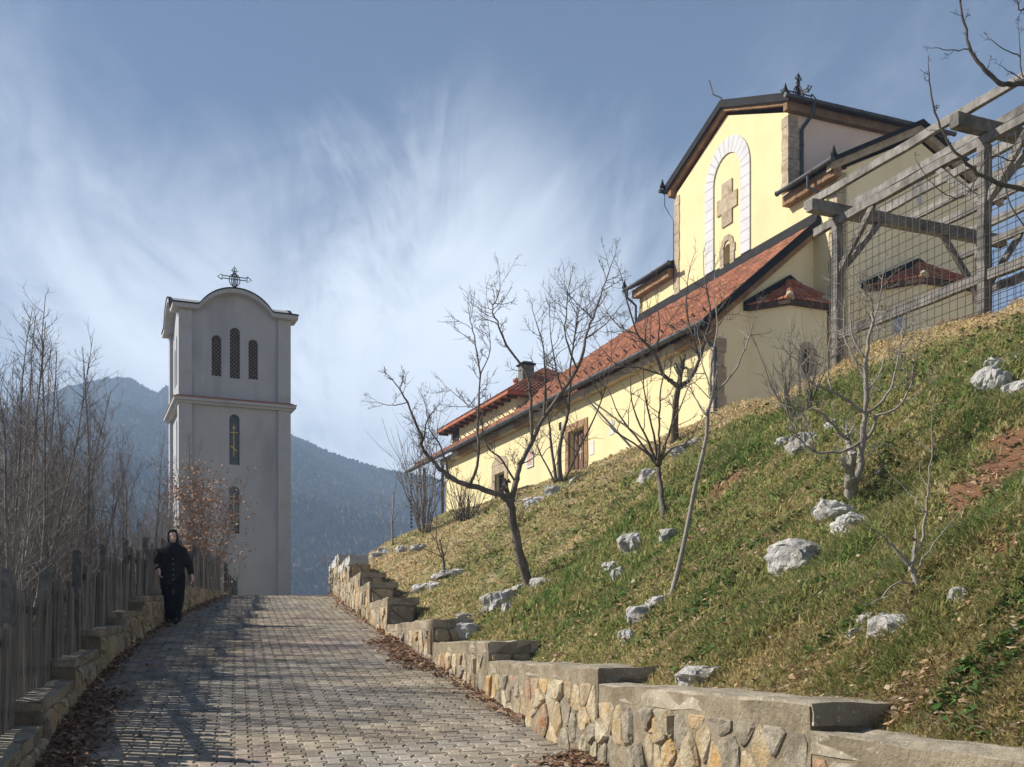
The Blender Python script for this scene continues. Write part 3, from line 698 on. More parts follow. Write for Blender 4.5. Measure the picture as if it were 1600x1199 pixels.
prism_part('wall', M['yellow'], [(0, 6.6), (24.5, 6.6), (24.5, 10.74), (0, 10.74)], SOUTH, 0, -.35, [door_h, win_h])
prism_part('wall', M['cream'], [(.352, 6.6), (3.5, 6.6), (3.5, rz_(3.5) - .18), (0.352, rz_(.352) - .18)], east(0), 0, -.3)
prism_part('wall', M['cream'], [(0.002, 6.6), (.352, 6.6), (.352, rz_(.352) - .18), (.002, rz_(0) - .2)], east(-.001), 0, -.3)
prism_part('wall', M['yellow'], [(.0, 6.0), (6, 6.0), (6, 12.2), (.0, 10.7)], lambda a, b, d: P(24.5 + d, a, b), -.02, -.3)
# door with its stone frame
door = prism_part('door', M['door_wood'], door_h, SOUTH, -.22, -.30)
for a0 in (8.80, 9.25, 9.70):
    prism_part('door_panel', M['door_wood'], [(a0, 7.4), (a0 + .32, 7.4), (a0 + .32, 9.6), (a0, 9.6)], SOUTH, -.185, -.218, parent=door)
for a0, b0 in (((9.36, 8.62), (9.44, 9.12)), ((9.24, 8.84), (9.56, 8.92))):
    prism_part('cross_emblem', M['tan_stone'], [a0, (b0[0], a0[1]), b0, (a0[0], b0[1])], SOUTH, -.165 - (.004 if a0[0] < 9.3 else 0), -.183, parent=door)
mb = MB(); mb.lathe(P(8.9, .12, 8.55), [(.0, -.03), (.035, -.02), (.035, .02), (0, .03)], 8); mb.build('handle', M['iron'], door)
def surround(s0, s1, z0, z1, t, mat, fn, arch=False, name='frame_stone', rows=6, d=.035):
    for sd in (0, 1):
        for i in range(rows):
            a = s0 - t if sd == 0 else s1; zz = z0 + (z1 - z0) * i / rows; e = kr.uniform(-.02, .03)
            prism_part(name, mat, [(a - (e if sd == 0 else 0), zz + .006), (a + t + (e if sd else 0), zz + .006), (a + t + (e if sd else 0), zz + (z1 - z0) / rows - .006), (a - (e if sd == 0 else 0), zz + (z1 - z0) / rows - .006)], fn, d + kr.uniform(-.008, .008), -.06)
    if not arch:
        prism_part(name, mat, [(s0 - t, z1 + .004), (s1 + t, z1 + .004), (s1 + t, z1 + t), (s0 - t, z1 + t)], fn, d, -.06)
surround(8.72, 10.08, 7.3, 9.72, .27, M['brown_stone'], SOUTH, rows=7)
win = prism_part('window', M['glass'], win_h, SOUTH, -.24, -.28)
for a in (16.58, 17.10, 17.62): prism_part('sash_bar', M['brown_wood'], [(a, 8.03), (a + .08, 8.03), (a + .08, 9.21), (a, 9.21)], SOUTH, -.18, -.235, parent=win)
for b in (8.55,): prism_part('sash_bar', M['brown_wood'], [(16.56, b), (17.71, b), (17.71, b + .05), (16.56, b + .05)], SOUTH, -.186, -.233, parent=win)
surround(16.55, 17.72, 8.02, 9.22, .36, M['tan_stone'], SOUTH, rows=4)
prism_part('frame_stone', M['tan_stone'], [(16.1, 9.6), (18.15, 9.6), (17.9, 9.86), (17.14, 9.98), (16.4, 9.86)], SOUTH, .03, -.06)
nic = prism_part('icon_niche', M['white_paint'], arch_poly(13.75, .34, 8.95, 9.45), SOUTH, .05, -.02)
prism_part('icon', M['icon'], arch_poly(13.75, .2, 9.05, 9.42), SOUTH, .062, .051, parent=nic)
for s_, z_ in ((7.95, 8.55), (6.4, 9.0)):
    prism_part('wall_notice', M['white_paint'], [(s_, z_), (s_ + .34, z_), (s_ + .34, z_ + .5), (s_, z_ + .5)], SOUTH, .02, -.01)
prism_part('house_plate', M['dark_metal'], [(10.75, 9.95), (10.95, 9.95), (10.95, 10.25), (10.75, 10.25)], SOUTH, .02, -.01)
for s_, z_ in ((1.55, 10.12), (23.6, 10.05)):
    mb = MB(); mb.box(P(s_, -.03, z_), U * .08, -W_ * .16, (0, 0, .07)); mb.box(P(s_ - .12, -.32, z_ - .06), U * .32, W_ * .12, (0, 0, .22)); mb.build('flood_lamp', M['iron'], church)
# brown stone cornice under the eaves, block by block
s_ = .0; i = 0
while s_ < 24.5:
    l = min(kr.uniform(.7, 1.0), 24.5 - s_); pbox('cornice_block', M['brown_stone' if kr.random() < .35 else 'tan_stone'], s_ + .008, s_ + l, -.30 + kr.uniform(-.02, .02), -.003, 10.70, 10.95, n=(3, 2, 2), jt=.018, seed=i); s_ += l + .004; i += 1
# corner stones at the near corner
for k in range(9):
    z0 = 6.9 + k * .42; pbox('corner_stone', M['tan_stone'], -.035, .30 + .03 * (k % 2), -.032, .34 - .07 * (k % 2), z0 + .006, z0 + .414, n=(2, 2, 2), jt=.014, seed=k)
# roof slab, tiles, verge, gutter
top_edge = lambda s: 3.5 if s < 10.9 else max(.35, 3.5 - (s - 10.9) * .30)
poly = [(-.3, -.5), (29.2, -.5), (29.2, .25), (15.8, .35), (15.6, 2.1), (10.9, 3.5), (-.3, 3.5)]
roof = prism_part('roof', M['brown_wood'], poly, lambda a, b, d: P(a, b, rz_(b) + d), -.02, -.14)
tiles = MB(); course = .165; tw = .205; k = 0
for r_ in range(25):
    w0 = -.53 + r_ * course; w1 = w0 + course * 1.25
    s_ = -.31 + (tw / 2 if r_ % 2 else 0)
    while s_ < 29.1:
        lim = 3.48 if s_ < 10.9 else (3.5 - (s_ - 10.9) * .298 if s_ < 15.6 else .22)
        if w0 + course * .8 < lim:
            w1c = min(w1, lim + .05); e = kr.uniform(-.006, .008); v = kr.uniform(.62, 1.25)
            if kr.random() < .05: v *= .6
            a0, a1 = s_ + .006, s_ + tw - .006
            c8 = [P(a0, w0, rz_(w0) + .03), P(a1, w0, rz_(w0) + .03), P(a1, w1c, rz_(w1c) - .01), P(a0, w1c, rz_(w1c) - .01), P(a0, w0, rz_(w0) + .074 + e), P(a1, w0, rz_(w0) + .074 + e), P(a1, w1c, rz_(w1c) + .012), P(a0, w1c, rz_(w1c) + .012)]
            tiles.hexa(c8, (v, v * kr.uniform(.9, 1.08), v * kr.uniform(.9, 1.1)))
        s_ += tw
tag(tiles.build('tiles', M['tile'], roof), kind='stuff')
mb = MB()
for s_ in np.arange(.6, 24, .62): mb.bar(P(s_, .05, rz_(.05) + .05), P(s_, -.08, rz_(-.08) + .26), .05, .03)
tag(mb.build('snow_guards', M['gutter'], roof), kind='stuff')
back = MB(); back.add([P(10.9, 3.5, rz_(3.5) - .05), P(15.6, 2.1, rz_(2.1) - .05), P(15.6, 7, 11), P(10.9, 7, 13)], [(0, 1, 2, 3)]); back.build('rear_roof', M['tile_part'], church)
mb = MB()
mb.hexa([P(-.36, -.62, rz_(-.62) - .16), P(-.28, -.62, rz_(-.62) - .16), P(-.28, 3.52, rz_(3.52) - .20), P(-.36, 3.52, rz_(3.52) - .20), P(-.36, -.62, rz_(-.62) + .11), P(-.28, -.62, rz_(-.62) + .11), P(-.28, 3.52, rz_(3.52) + .11), P(-.36, 3.52, rz_(3.52) + .11)])
mb.build('verge_board', M['dark_metal'], church)
mb = MB(); c8 = [P(-.16, -.28, rz_(-.28) - .42), P(0.0, -.28, rz_(-.28) - .42), P(0.0, 3.5, rz_(3.5) - .42), P(-.16, 3.5, rz_(3.5) - .42), P(-.16, -.28, rz_(-.28) - .15), P(0, -.28, rz_(-.28) - .15), P(0, 3.5, rz_(3.5) - .15), P(-.16, 3.5, rz_(3.5) - .15)]
gbox(c8, (2, 14, 2), mb); jit(mb, .015, 5, 3); mb.build('verge_cornice', M['brown_stone'], church)
mb = MB(); mb.hexa([P(-.3, 3.33, rz_(3.33) + .03), P(10.95, 3.33, rz_(3.33) + .03), P(10.95, 3.497, rz_(3.5) + .03), P(-.3, 3.497, rz_(3.5) + .03), P(-.3, 3.33, rz_(3.33) + .09), P(10.95, 3.33, rz_(3.33) + .09), P(10.95, 3.497, rz_(3.5) + .32), P(-.3, 3.497, rz_(3.5) + .32)]); mb.build('flashing', M['dark_metal'], church)
def gutter(p0, p1, name='gutter', r=.075):
    mb = MB(); mb.tube([p0, p1], r, 10); n = max(2, int((p1 - p0).length / .9))
    for i in range(n + 1):
        q = p0.lerp(p1, min(.995, max(.005, i / n))); d = (p1 - p0).normalized() * .02; mb.tube([q - d, q + d], r + .012, 8)
    return mb.build(name, M['gutter'], church, smooth=False)
gutter(P(-.36, -.60, 11.02), P(29.4, -.60, 11.02), r=.08)
mb = MB(); mb.tube([P(.15, -.6, 10.98), P(.15, -.6, 10.72), P(-.02, -.25, 10.48), P(-.12, -.11, 10.36), P(-.12, -.11, 6.9)], .055, 8)
for z_ in (10.0, 9.0, 8.2): mb.tube([P(-.12, -.11, z_), P(-.12, -.11, z_ + .05)], .07, 8)
mb.build('downpipe', M['gutter'], church)
# nave
nav_s = (-1.1, 10.9); nz = 15.72
prism_part('nave_wall', M['yellow'], [(-1.1, 6.6), (1.248, 6.6), (1.248, nz), (-1.1, nz)], south(3.5), 0, -.35)
prism_part('nave_wall', M['yellow'], [(8.152, 11), (10.9, 11), (10.9, nz), (8.152, nz)], south(3.5), 0, -.35)
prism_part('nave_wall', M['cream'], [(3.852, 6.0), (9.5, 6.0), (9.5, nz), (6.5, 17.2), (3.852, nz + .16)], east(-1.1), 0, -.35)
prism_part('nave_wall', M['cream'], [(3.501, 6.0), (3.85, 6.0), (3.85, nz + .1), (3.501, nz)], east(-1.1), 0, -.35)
prism_part('nave_wall', M['yellow'], [(3.5, 10), (9.5, 10), (9.5, nz), (6.5, 17.2), (3.5, nz)], lambda a, b, d: P(10.9 + d, a, b), 0, -.3)
nslope = lambda w: 15.92 + (min(w, 13 - w) - 3.1) * .51
for sa, sb in ((-1.42, 1.2), (8.2, 11.2)):
    for wa, wb in ((3.05, 6.5), (6.5, 9.95)):
        prism_part('nave_roof', M['dark_metal'], [(sa, wa), (sb, wa), (sb, wb), (sa, wb)], lambda a, b, d: P(a, b, nslope(b) + d), .03, -.10)
for wa, wb in ((3.12, 6.5), (6.5, 9.88)):          # stone under the near verge
    mb = MB(); c8 = [P(-1.30, wa, nslope(wa) - .32), P(-1.10, wa, nslope(wa) - .32), P(-1.10, wb, nslope(wb) - .32), P(-1.30, wb, nslope(wb) - .32), P(-1.30, wa, nslope(wa) - .105), P(-1.10, wa, nslope(wa) - .105), P(-1.10, wb, nslope(wb) - .105), P(-1.30, wb, nslope(wb) - .105)]
    gbox(c8, (2, 12, 2), mb); jit(mb, .015, 5, 7); mb.build('verge_cornice', M['tan_stone'], church)
for sa, sb in ((-1.3, 1.2), (8.2, 11.0)):
    s_ = sa
    while s_ < sb - .1:
        l = min(kr.uniform(.5, .75), sb - s_); pbox('cornice_block', M['brown_stone'], s_ + .006, s_ + l, 3.22, 3.497, 15.47, 15.78, n=(3, 2, 2), jt=.02, seed=s_); s_ += l + .004
for k in range(12):
    z0 = 10.9 + k * .38; pbox('corner_stone', M['tan_stone'], -1.132, -.78 + .04 * (k % 2), 3.468, 3.80 - .08 * (k % 2), z0 + .006, z0 + .374, n=(2, 2, 2), jt=.014, seed=k + 30)
gutter(P(-1.5, 3.02, 15.84), P(1.2, 3.02, 15.84)); gutter(P(7.8, 3.02, 15.84), P(11.3, 3.02, 15.84))
mb = MB(); mb.tube([P(-.35, 3.02, 15.8), P(-.35, 3.02, 15.45), P(-.6, 3.3, 15.2), P(-1.15, 3.38, 15.05)], .05, 8); mb.build('downpipe', M['gutter'], church)
mb = MB(); mb.tube([P(11.05, 3.02, 15.8), P(11.05, 3.02, 15.5), P(10.98, 3.38, 15.2), P(10.98, 3.38, 13.9)], .05, 8); mb.build('downpipe', M['gutter'], church)
def spike(p, h=.32, r=.1):
    mb = MB(); mb.lathe(p, [(r, 0), (r * 1.05, .06), (r * .6, h * .5), (.012, h)], 6); mb.build('roof_spike', M['dark_metal'], church)
for p in (P(-1.45, 3.1, 15.95), P(11.25, 3.02, 15.92), P(.92, 3.15, 18.9), P(8.5, 3.15, 18.9)): spike(p)
# side wall vent shaped as a small cross, high on the near gable
for q in ([(6.35, 15.55), (6.9, 15.55), (6.9, 15.72), (6.35, 15.72)], [(6.54, 15.2), (6.71, 15.2), (6.71, 16.0), (6.54, 16.0)]):
    prism_part('gable_cross', M['white_paint'], q, east(-1.1), .03 if q[0][0] < 6.4 else .034, -.01)
# transept gable
TW0, TW1, TC = 1.25, 8.15, 4.7
slit = arch_poly(4.66, .19, 14.5, 15.33)
tg_poly = [(TW0, 11), (TW1, 11), (TW1, 18.52), (TC, 19.98), (TW0, 18.52)]
prism_part('gable_wall', M['yellow'], tg_poly, south(3.5), 0, -.34, [slit])
sw = prism_part('slit_window', M['dark'], slit, south(3.5), -.25, -.29)
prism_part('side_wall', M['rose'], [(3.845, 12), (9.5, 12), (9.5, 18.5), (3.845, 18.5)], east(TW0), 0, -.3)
prism_part('side_wall', M['yellow'], [(3.845, 12), (9.5, 12), (9.5, 18.5), (3.845, 18.5)], lambda a, b, d: P(TW1 + d, a, b), 0, -.3)
prism_part('gable_wall', M['yellow'], tg_poly, lambda a, b, d: P(a, 9.5 + d, b), .002, -.3)
tsl = lambda s: 18.86 + (3.85 - abs(s - TC)) * .40
for sa, sb in ((TC - 3.85, TC), (TC, TC + 3.85)):
    prism_part('transept_roof', M['tile_part'], [(sa, 3.27), (sb, 3.27), (sb, 9.9), (sa, 9.9)], lambda a, b, d: P(a, b, tsl(a) + d), 0, -.10)
    prism_part('verge_board', M['dark_metal'], [(sa, tsl(sa) - .19), (sb, tsl(sb) - .19), (sb, tsl(sb) + .07), (sa, tsl(sa) + .07)], south(3.265), .05, -.01)
    sa2, sb2 = (max(sa, TW0 - .2), sb) if sa < TC - 1 else (sa, min(sb, TW1 + .2))
    mb = MB(); f_ = south(3.5)
    c8 = [f_(sa2, tsl(sa2) - .30, .17), f_(sb2, tsl(sb2) - .30, .17), f_(sb2, tsl(sb2) - .30, .002), f_(sa2, tsl(sa2) - .30, .002), f_(sa2, tsl(sa2) - .11, .17), f_(sb2, tsl(sb2) - .11, .17), f_(sb2, tsl(sb2) - .11, .002), f_(sa2, tsl(sa2) - .11, .002)]
    gbox(c8, (14, 2, 2), mb); jit(mb, .015, 5, 5); mb.build('verge_cornice', M['brown_stone'], church)
for s0, s1 in ((TW0 - .22, TW0 - .002), (TW1 + .002, TW1 + .22)):
    pbox('eave_cornice', M['brown_stone'], s0, s1, 3.3, 9.6, 18.50, 18.76, n=(2, 18, 2), jt=.02, seed=s0)
for k in range(12):
    z0 = 14.3 + k * .345
    if z0 + .34 > 18.5: break
    mt = M['tan_stone']
    if z0 > 15.9: pbox('corner_stone', mt, TW0 - .03, TW0 + .30 + .03 * (k % 2), 3.468, 3.92 - .08 * (k % 2), z0 + .006, z0 + .339, n=(2, 2, 2), jt=.014, seed=k + 60)
    pbox('corner_stone', mt, TW1 - .30 - .03 * (k % 2), TW1 + .03, 3.468, 3.84, z0 + .006, z0 + .339, n=(2, 2, 2), jt=.014, seed=k + 80)
gutter(P(.82, 3.05, 18.80), P(.82, 9.95, 18.80)); gutter(P(8.58, 3.05, 18.80), P(8.58, 9.95, 18.80))
mb = MB(); mb.tube([P(.82, 4.15, 18.76), P(.82, 4.15, 18.45), P(1.12, 3.98, 18.1), P(1.16, 3.95, 18.0), P(1.16, 3.95, 16.35)], .06, 8)
mb.tube([P(1.16, 3.95, 17.5), P(1.16, 3.95, 17.56)], .075, 8); mb.build('downpipe', M['gutter'], church)
# white arch of blocks, stone cross and slit surround on the gable
sf = south(3.5); ac, ro, ri, zs, zb = 4.67, 1.375, .83, 17.80, 14.86
for i in range(8):
    z0 = zb + (zs - zb) * i / 8; z1 = zb + (zs - zb) * (i + 1) / 8
    for a0, a1 in ((ac - ro, ac - ri), (ac + ri, ac + ro)):
        prism_part('arch_block', M['white_paint'], [(a0, z0 + .007), (a1, z0 + .007), (a1, z1 - .007), (a0, z1 - .007)], sf, .05, -.02)
for i in range(13):
    t0, t1 = math.pi * i / 13 + .008, math.pi * (i + 1) / 13 - .008; tm = (t0 + t1) / 2
    pp = [(ac + r_ * math.cos(t), zs + r_ * math.sin(t)) for r_, t in ((ri, t0), (ro, t0), (ro, tm), (ro, t1), (ri, t1), (ri, tm))]
    prism_part('arch_block', M['white_paint'], pp, sf, .05, -.02)
cxs, czs = 4.66, 16.92
for q in ([(cxs - .31, czs + .28), (cxs + .31, czs + .28), (cxs + .31, czs + .76), (cxs - .31, czs + .76)], [(cxs - .61, czs - .27), (cxs - .1, czs - .27), (cxs - .1, czs + .27), (cxs - .61, czs + .27)],
          [(cxs - .09, czs - .27), (cxs + .61, czs - .27), (cxs + .61, czs + .27), (cxs - .09, czs + .27)], [(cxs - .31, czs - .76), (cxs + .31, czs - .76), (cxs + .31, czs - .28), (cxs - .31, czs - .28)]):
    prism_part('cross_stone', M['tan_stone'], q, sf, .05, -.03)
for sd in (-1, 1):
    for i in range(3):
        a0 = 4.66 + sd * .195; a1 = 4.66 + sd * (.43 + .05 * (i == 2)); z0 = 14.60 + i * .28
        prism_part('frame_stone', M['tan_stone'], [(a0, z0), (a1, z0), (a1, z0 + .27), (a0, z0 + .27)], sf, .045, -.03)
for i in range(5):
    t0, t1 = math.pi * i / 5 + .02, math.pi * (i + 1) / 5 - .02
    prism_part('frame_stone', M['tan_stone'], [(4.66 + r_ * math.cos(t), 15.44 + r_ * math.sin(t)) for r_, t in ((.195, t0), (.40, t0), (.40, t1), (.195, t1))], sf, .045, -.03)
# wrought iron cross over the crossing
def iron_cross(parent, c, a, b, h, wdt, r=.018):
    """ornate open cross: paired bars, ring and pointed ends; a = across, b = up"""
    mb = MB(); c = Vector(c)
    def Q(x, y): return c + a * x + b * y
    g = .05
    for s_ in (-1, 1):
        mb.tube([Q(s_ * g, 0), Q(s_ * g, h * .86)], r, 5); mb.tube([Q(-wdt * .42, h * .52 + s_ * g), Q(wdt * .42, h * .52 + s_ * g)], r, 5)
    mb.tube([Q(0, 0), Q(0, h)], r, 5)
    for rx, ry in ((.18, .30), (.10, .33)):
        mb.tube([Q(wdt * rx * math.cos(t), h * .42 + h * ry * math.sin(t)) for t in np.linspace(0, 2 * math.pi, 17)], r, 5)
    for x, y, dx, dy in ((0, h * .86, 0, 1), (wdt * .42, h * .52, 1, 0), (-wdt * .42, h * .52, -1, 0)):
        e = wdt * .10; px_, py_ = -dy, dx
        mb.tube([Q(x + px_ * e, y + py_ * e), Q(x + dx * e * 1.5, y + dy * e * 1.5), Q(x - px_ * e, y - py_ * e), Q(x + px_ * e, y + py_ * e)], r, 5)
    return mb.build('roof_cross', M['iron'], parent)
iron_cross(church, P(4.7, 6.5, 20.45), W_, Vector((0, 0, 1)), 1.6, 1.35, .024)
iron_cross(church, P(4.7, 6.5, 20.45), U, Vector((0, 0, 1)), 1.5, 1.3, .024)
mb = MB(); mb.tube([P(4.6, 3.3, 20.35), P(4.7, 3.25, 20.55), P(4.95, 3.1, 20.75), P(5.2, 3.1, 21.35)], .025, 5); mb.build('lightning_rod', M['iron'], church)
mb = MB(); mb.tube([P(8.4, 3.2, 18.7), P(8.6, 3.3, 18.3), P(8.45, 3.44, 17.9), P(8.2, 3.45, 17.6), P(8.19, 3.45, 15)], .014, 4); mb.build('lightning_wire', M['iron'], church)
# apses on the near (east) side
def apse(pts, z0, ze, apex, window, nrow, main):
    (sa, wa), (sb, wb), (sc, wc), (sd, wd) = pts
    for q, ((s0, w0), (s1, w1)) in enumerate(zip(pts[:-1], pts[1:])):
        L_ = math.hypot(s1 - s0, w1 - w0); ds, dw = (s1 - s0) / L_, (w1 - w0) / L_; ns, nw = -dw, ds
        fn = lambda a, b, d, s0=s0, w0=w0, ds=ds, dw=dw, ns=ns, nw=nw: P(s0 + ds * a + ns * d, w0 + dw * a + nw * d, b)
        holes = []
        if window and q == window[0]: holes = [arch_poly(window[1], window[2], window[3], window[4])]
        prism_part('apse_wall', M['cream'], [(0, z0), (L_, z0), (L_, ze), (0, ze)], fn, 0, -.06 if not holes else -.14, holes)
        if holes:
            wo = prism_part('apse_window', M['glass' if not main else 'pane_blue'], holes[0], fn, -.10, -.135)
            c, r_, zb_, zt_ = window[1:]
            for sd_ in (-1, 1):
                for i in range(3):
                    h_ = (zt_ - zb_) / 3
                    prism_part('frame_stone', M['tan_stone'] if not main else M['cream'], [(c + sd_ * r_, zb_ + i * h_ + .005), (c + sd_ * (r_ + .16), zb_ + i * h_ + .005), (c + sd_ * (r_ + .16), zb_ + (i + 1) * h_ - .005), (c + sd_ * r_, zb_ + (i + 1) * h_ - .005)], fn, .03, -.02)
            for i in range(5):
                t0, t1 = math.pi * i / 5 + .02, math.pi * (i + 1) / 5 - .02
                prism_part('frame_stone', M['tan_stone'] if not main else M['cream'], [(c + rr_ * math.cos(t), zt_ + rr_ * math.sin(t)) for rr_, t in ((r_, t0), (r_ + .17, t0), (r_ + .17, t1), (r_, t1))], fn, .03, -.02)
            prism_part('window_sill', M['grey_trim'], [(c - r_ - .1, zb_ - .09), (c + r_ + .1, zb_ - .09), (c + r_ + .1, zb_ - .004), (c - r_ - .1, zb_ - .004)], fn, .09, -.02)
    # roof facets with tiles
    cs, cw = (sa + sd) / 2, (wa + wd) / 2; o = .2
    ev = [Vector((s + (-o if i in (1, 2) else 0), w + (-o if i < 2 else o) * (.9 if i in (0, 3) else .6))) for i, (s, w) in enumerate(pts)]
    ap = Vector((sa - .02, cw)); ap2 = ap
    rf_ = MB(); E = [P(e.x, e.y, ze + .02) for e in ev]; A_ = P(ap.x, ap.y, apex)
    base = [P(e.x, e.y, ze - .10) for e in ev]
    rf_.add(E + [A_] + base, [(0, 1, 4), (1, 2, 4), (2, 3, 4), (0, 5, 6, 1), (1, 6, 7, 2), (2, 7, 8, 3), (5, 8, 7, 6)])
    ro_ = rf_.build('apse_roof', M['brown_wood'], church)
    for q in range(3):
        a, b = E[q], E[q + 1]; n_ = (b - a).cross(A_ - a).normalized()
        if n_.z < 0: n_ = -n_
        for r_ in range(nrow):
            f0, f1 = r_ / nrow, min(1, (r_ + 1.25) / nrow); a0, b0 = a.lerp(A_, f0), b.lerp(A_, f0); a1, b1 = a.lerp(A_, f1), b.lerp(A_, f1); m = max(1, round((b0 - a0).length / .21))
            for t in range(m):
                u0, u1 = t / m + .012, (t + 1) / m - .012; mb = MB()
                lo4 = [a0.lerp(b0, u0), a0.lerp(b0, u1), a1.lerp(b1, u1), a1.lerp(b1, u0)]; e = kr.uniform(.05, .066)
                mb.hexa([lo4[0] + n_ * .02, lo4[1] + n_ * .02, lo4[2] + n_ * .004, lo4[3] + n_ * .004, lo4[0] + n_ * e, lo4[1] + n_ * e, lo4[2] + n_ * .022, lo4[3] + n_ * .022]); mb.build('tile', M['tile_part'], ro_)
    for e in (E[1], E[2]):
        for i in range(4):
            q0, q1 = e.lerp(A_, i / 4 + .0), e.lerp(A_, (i + 1.08) / 4); mb = MB(); r0 = .12
            mb.tube([q0 + Vector((0, 0, .05)), q1 + Vector((0, 0, .04))], [r0, r0 * .8], 8); mb.build('ridge_tile', M['tile_part' if i else 'tan_stone'], ro_)
    mb = MB(); mb.hexa([P(sa - .14, ev[0].y - .02, ze - .12), P(sa - .003, ev[0].y - .02, ze - .12), P(sa - .003, cw, apex - .02), P(sa - .14, cw, apex - .02), P(sa - .14, ev[0].y - .02, ze + .17), P(sa - .003, ev[0].y - .02, ze + .17), P(sa - .003, cw, apex + .2), P(sa - .14, cw, apex + .2)]); mb.build('flashing', M['dark_metal'], church)
    mb = MB(); mb.hexa([P(sa - .14, cw, apex - .02), P(sa - .003, cw, apex - .02), P(sa - .003, ev[3].y, ze - .12), P(sa - .14, ev[3].y, ze - .12), P(sa - .14, cw, apex + .2), P(sa - .003, cw, apex + .2), P(sa - .003, ev[3].y, ze + .17), P(sa - .14, ev[3].y, ze + .17)]); mb.build('flashing', M['dark_metal'], church)
apse([(0, 1.15), (-.95, 1.9), (-.95, 3.25), (-.05, 3.95)], 6.6, 11.68, 12.62, (1, .62, .15, 9.58, 10.25), 4, False)
apse([(-1.1, 4.55), (-2.4, 5.55), (-2.4, 7.45), (-1.1, 8.45)], 6.0, 12.32, 13.3, (0, .95, .14, 10.7, 11.5), 5, True)
# upper storey and hipped roof at the far end, chimney, porch
UW0, UW1 = .22, 6.0; us0, us1 = 15.9, 24.3
prism_part('upper_wall', M['yellow'], [(us0, 11.3), (us1, 11.3), (us1, 12.42), (us0, 12.42)], south(UW0), 0, -.3)
prism_part('upper_wall', M['yellow'], [(UW0 + .302, 10), (UW1, 10), (UW1, 12.42), (UW0 + .302, 12.42)], east(us0), 0, -.3)
prism_part('upper_wall', M['yellow'], [(UW0 + .302, 10), (UW1, 10), (UW1, 12.42), (UW0 + .302, 12.42)], lambda a, b, d: P(us1 + d, a, b), 0, -.3)
prism_part('upper_window', M['dark'], [(23.1, 11.55), (24.0, 11.55), (24.0, 12.3), (23.1, 12.3)], south(UW0), .03, -.02)
ez, rz2 = 12.46, 14.65
hv = [P(us0 - .45, UW0 - .55, ez), P(us1 + .7, UW0 - .55, ez), P(us1 + .7, UW1 + .5, ez), P(us0 - .45, UW1 + .5, ez), P(19.3, 3.1, rz2), P(22.2, 3.1, rz2)]
mb = MB(); mb.add(hv + [p - Vector((0, 0, .12)) for p in hv[:4]], [(0, 1, 5, 4), (1, 2, 5), (2, 3, 4, 5), (3, 0, 4), (0, 6, 7, 1), (1, 7, 8, 2), (2, 8, 9, 3), (3, 9, 6, 0), (6, 9, 8, 7)])
hip = mb.build('hipped_roof', M['tile_part'], church)
tl = MB()
for quad in ((0, 1, 5, 4), (3, 0, 4, 4)):
    a, b, c, d = [hv[i] for i in quad]; n_ = (b - a).cross(d - a).normalized(); n_ = n_ if n_.z > 0 else -n_
    for r_ in range(16):
        f0, f1 = r_ / 16, min(1, (r_ + 1.2) / 16); a0, b0, a1, b1 = a.lerp(d, f0), b.lerp(c, f0), a.lerp(d, f1), b.lerp(c, f1); m = max(1, round((b0 - a0).length / .22))
        for t in range(m):
            u0, u1 = t / m + .008, (t + 1) / m - .008; v = kr.uniform(.7, 1.15)
            l4 = [a0.lerp(b0, u0), a0.lerp(b0, u1), a1.lerp(b1, u1), a1.lerp(b1, u0)]
            tl.hexa([l4[0] + n_ * .01, l4[1] + n_ * .01, l4[2] + n_ * .002, l4[3] + n_ * .002, l4[0] + n_ * .06, l4[1] + n_ * .06, l4[2] + n_ * .02, l4[3] + n_ * .02], (v, v, v))
tag(tl.build('tiles', M['tile'], hip), kind='stuff')
for s_ in np.arange(us0 - .2, us1 + .6, .75):
    mb = MB(); mb.box(P(s_, UW0 - .5, ez - .24), U * .09, W_ * .5, (0, 0, .11)); mb.build('rafter_end', M['brown_wood'], church)
ch = pbox('chimney', M['old_wood'], 17.4, 17.95, 1.2, 1.75, 12.6, 14.18)
pbox('chimney_cap', M['dark_metal'], 17.33, 18.02, 1.13, 1.82, 14.2, 14.27, parent=ch)
pbox('chimney_cap', M['concrete'], 17.45, 17.9, 1.25, 1.7, 14.272, 14.36, parent=ch)
mb = MB(); mb.lathe(P(19.8, 2.0, 13.4), [(.22, 0), (.22, .62), (.28, .62), (.28, .72), (.0, .78)], 10); mb.build('round_chimney', M['tile_part'], church)
mb = MB(); mb.tube([P(24.65, -.12, 5.5), P(24.65, -.12, 10.9)], .07, 8); mb.build('porch_post', M['brown_wood'], church)
mb = MB(); mb.tube([P(28.9, .3, 3.5), P(28.9, .3, 11.2)], .08, 6); mb.build('porch_post', M['brown_wood'], church)
chn = church
mb = MB(); z = 10.85
while z > 7.9:
    mb.lathe(P(28.4, -.6, z), [(.02, 0), (.075, -.03), (.05, -.12), (.02, -.15)], 6); z -= .2
mb.build('rain_chain', M['gutter'], church)

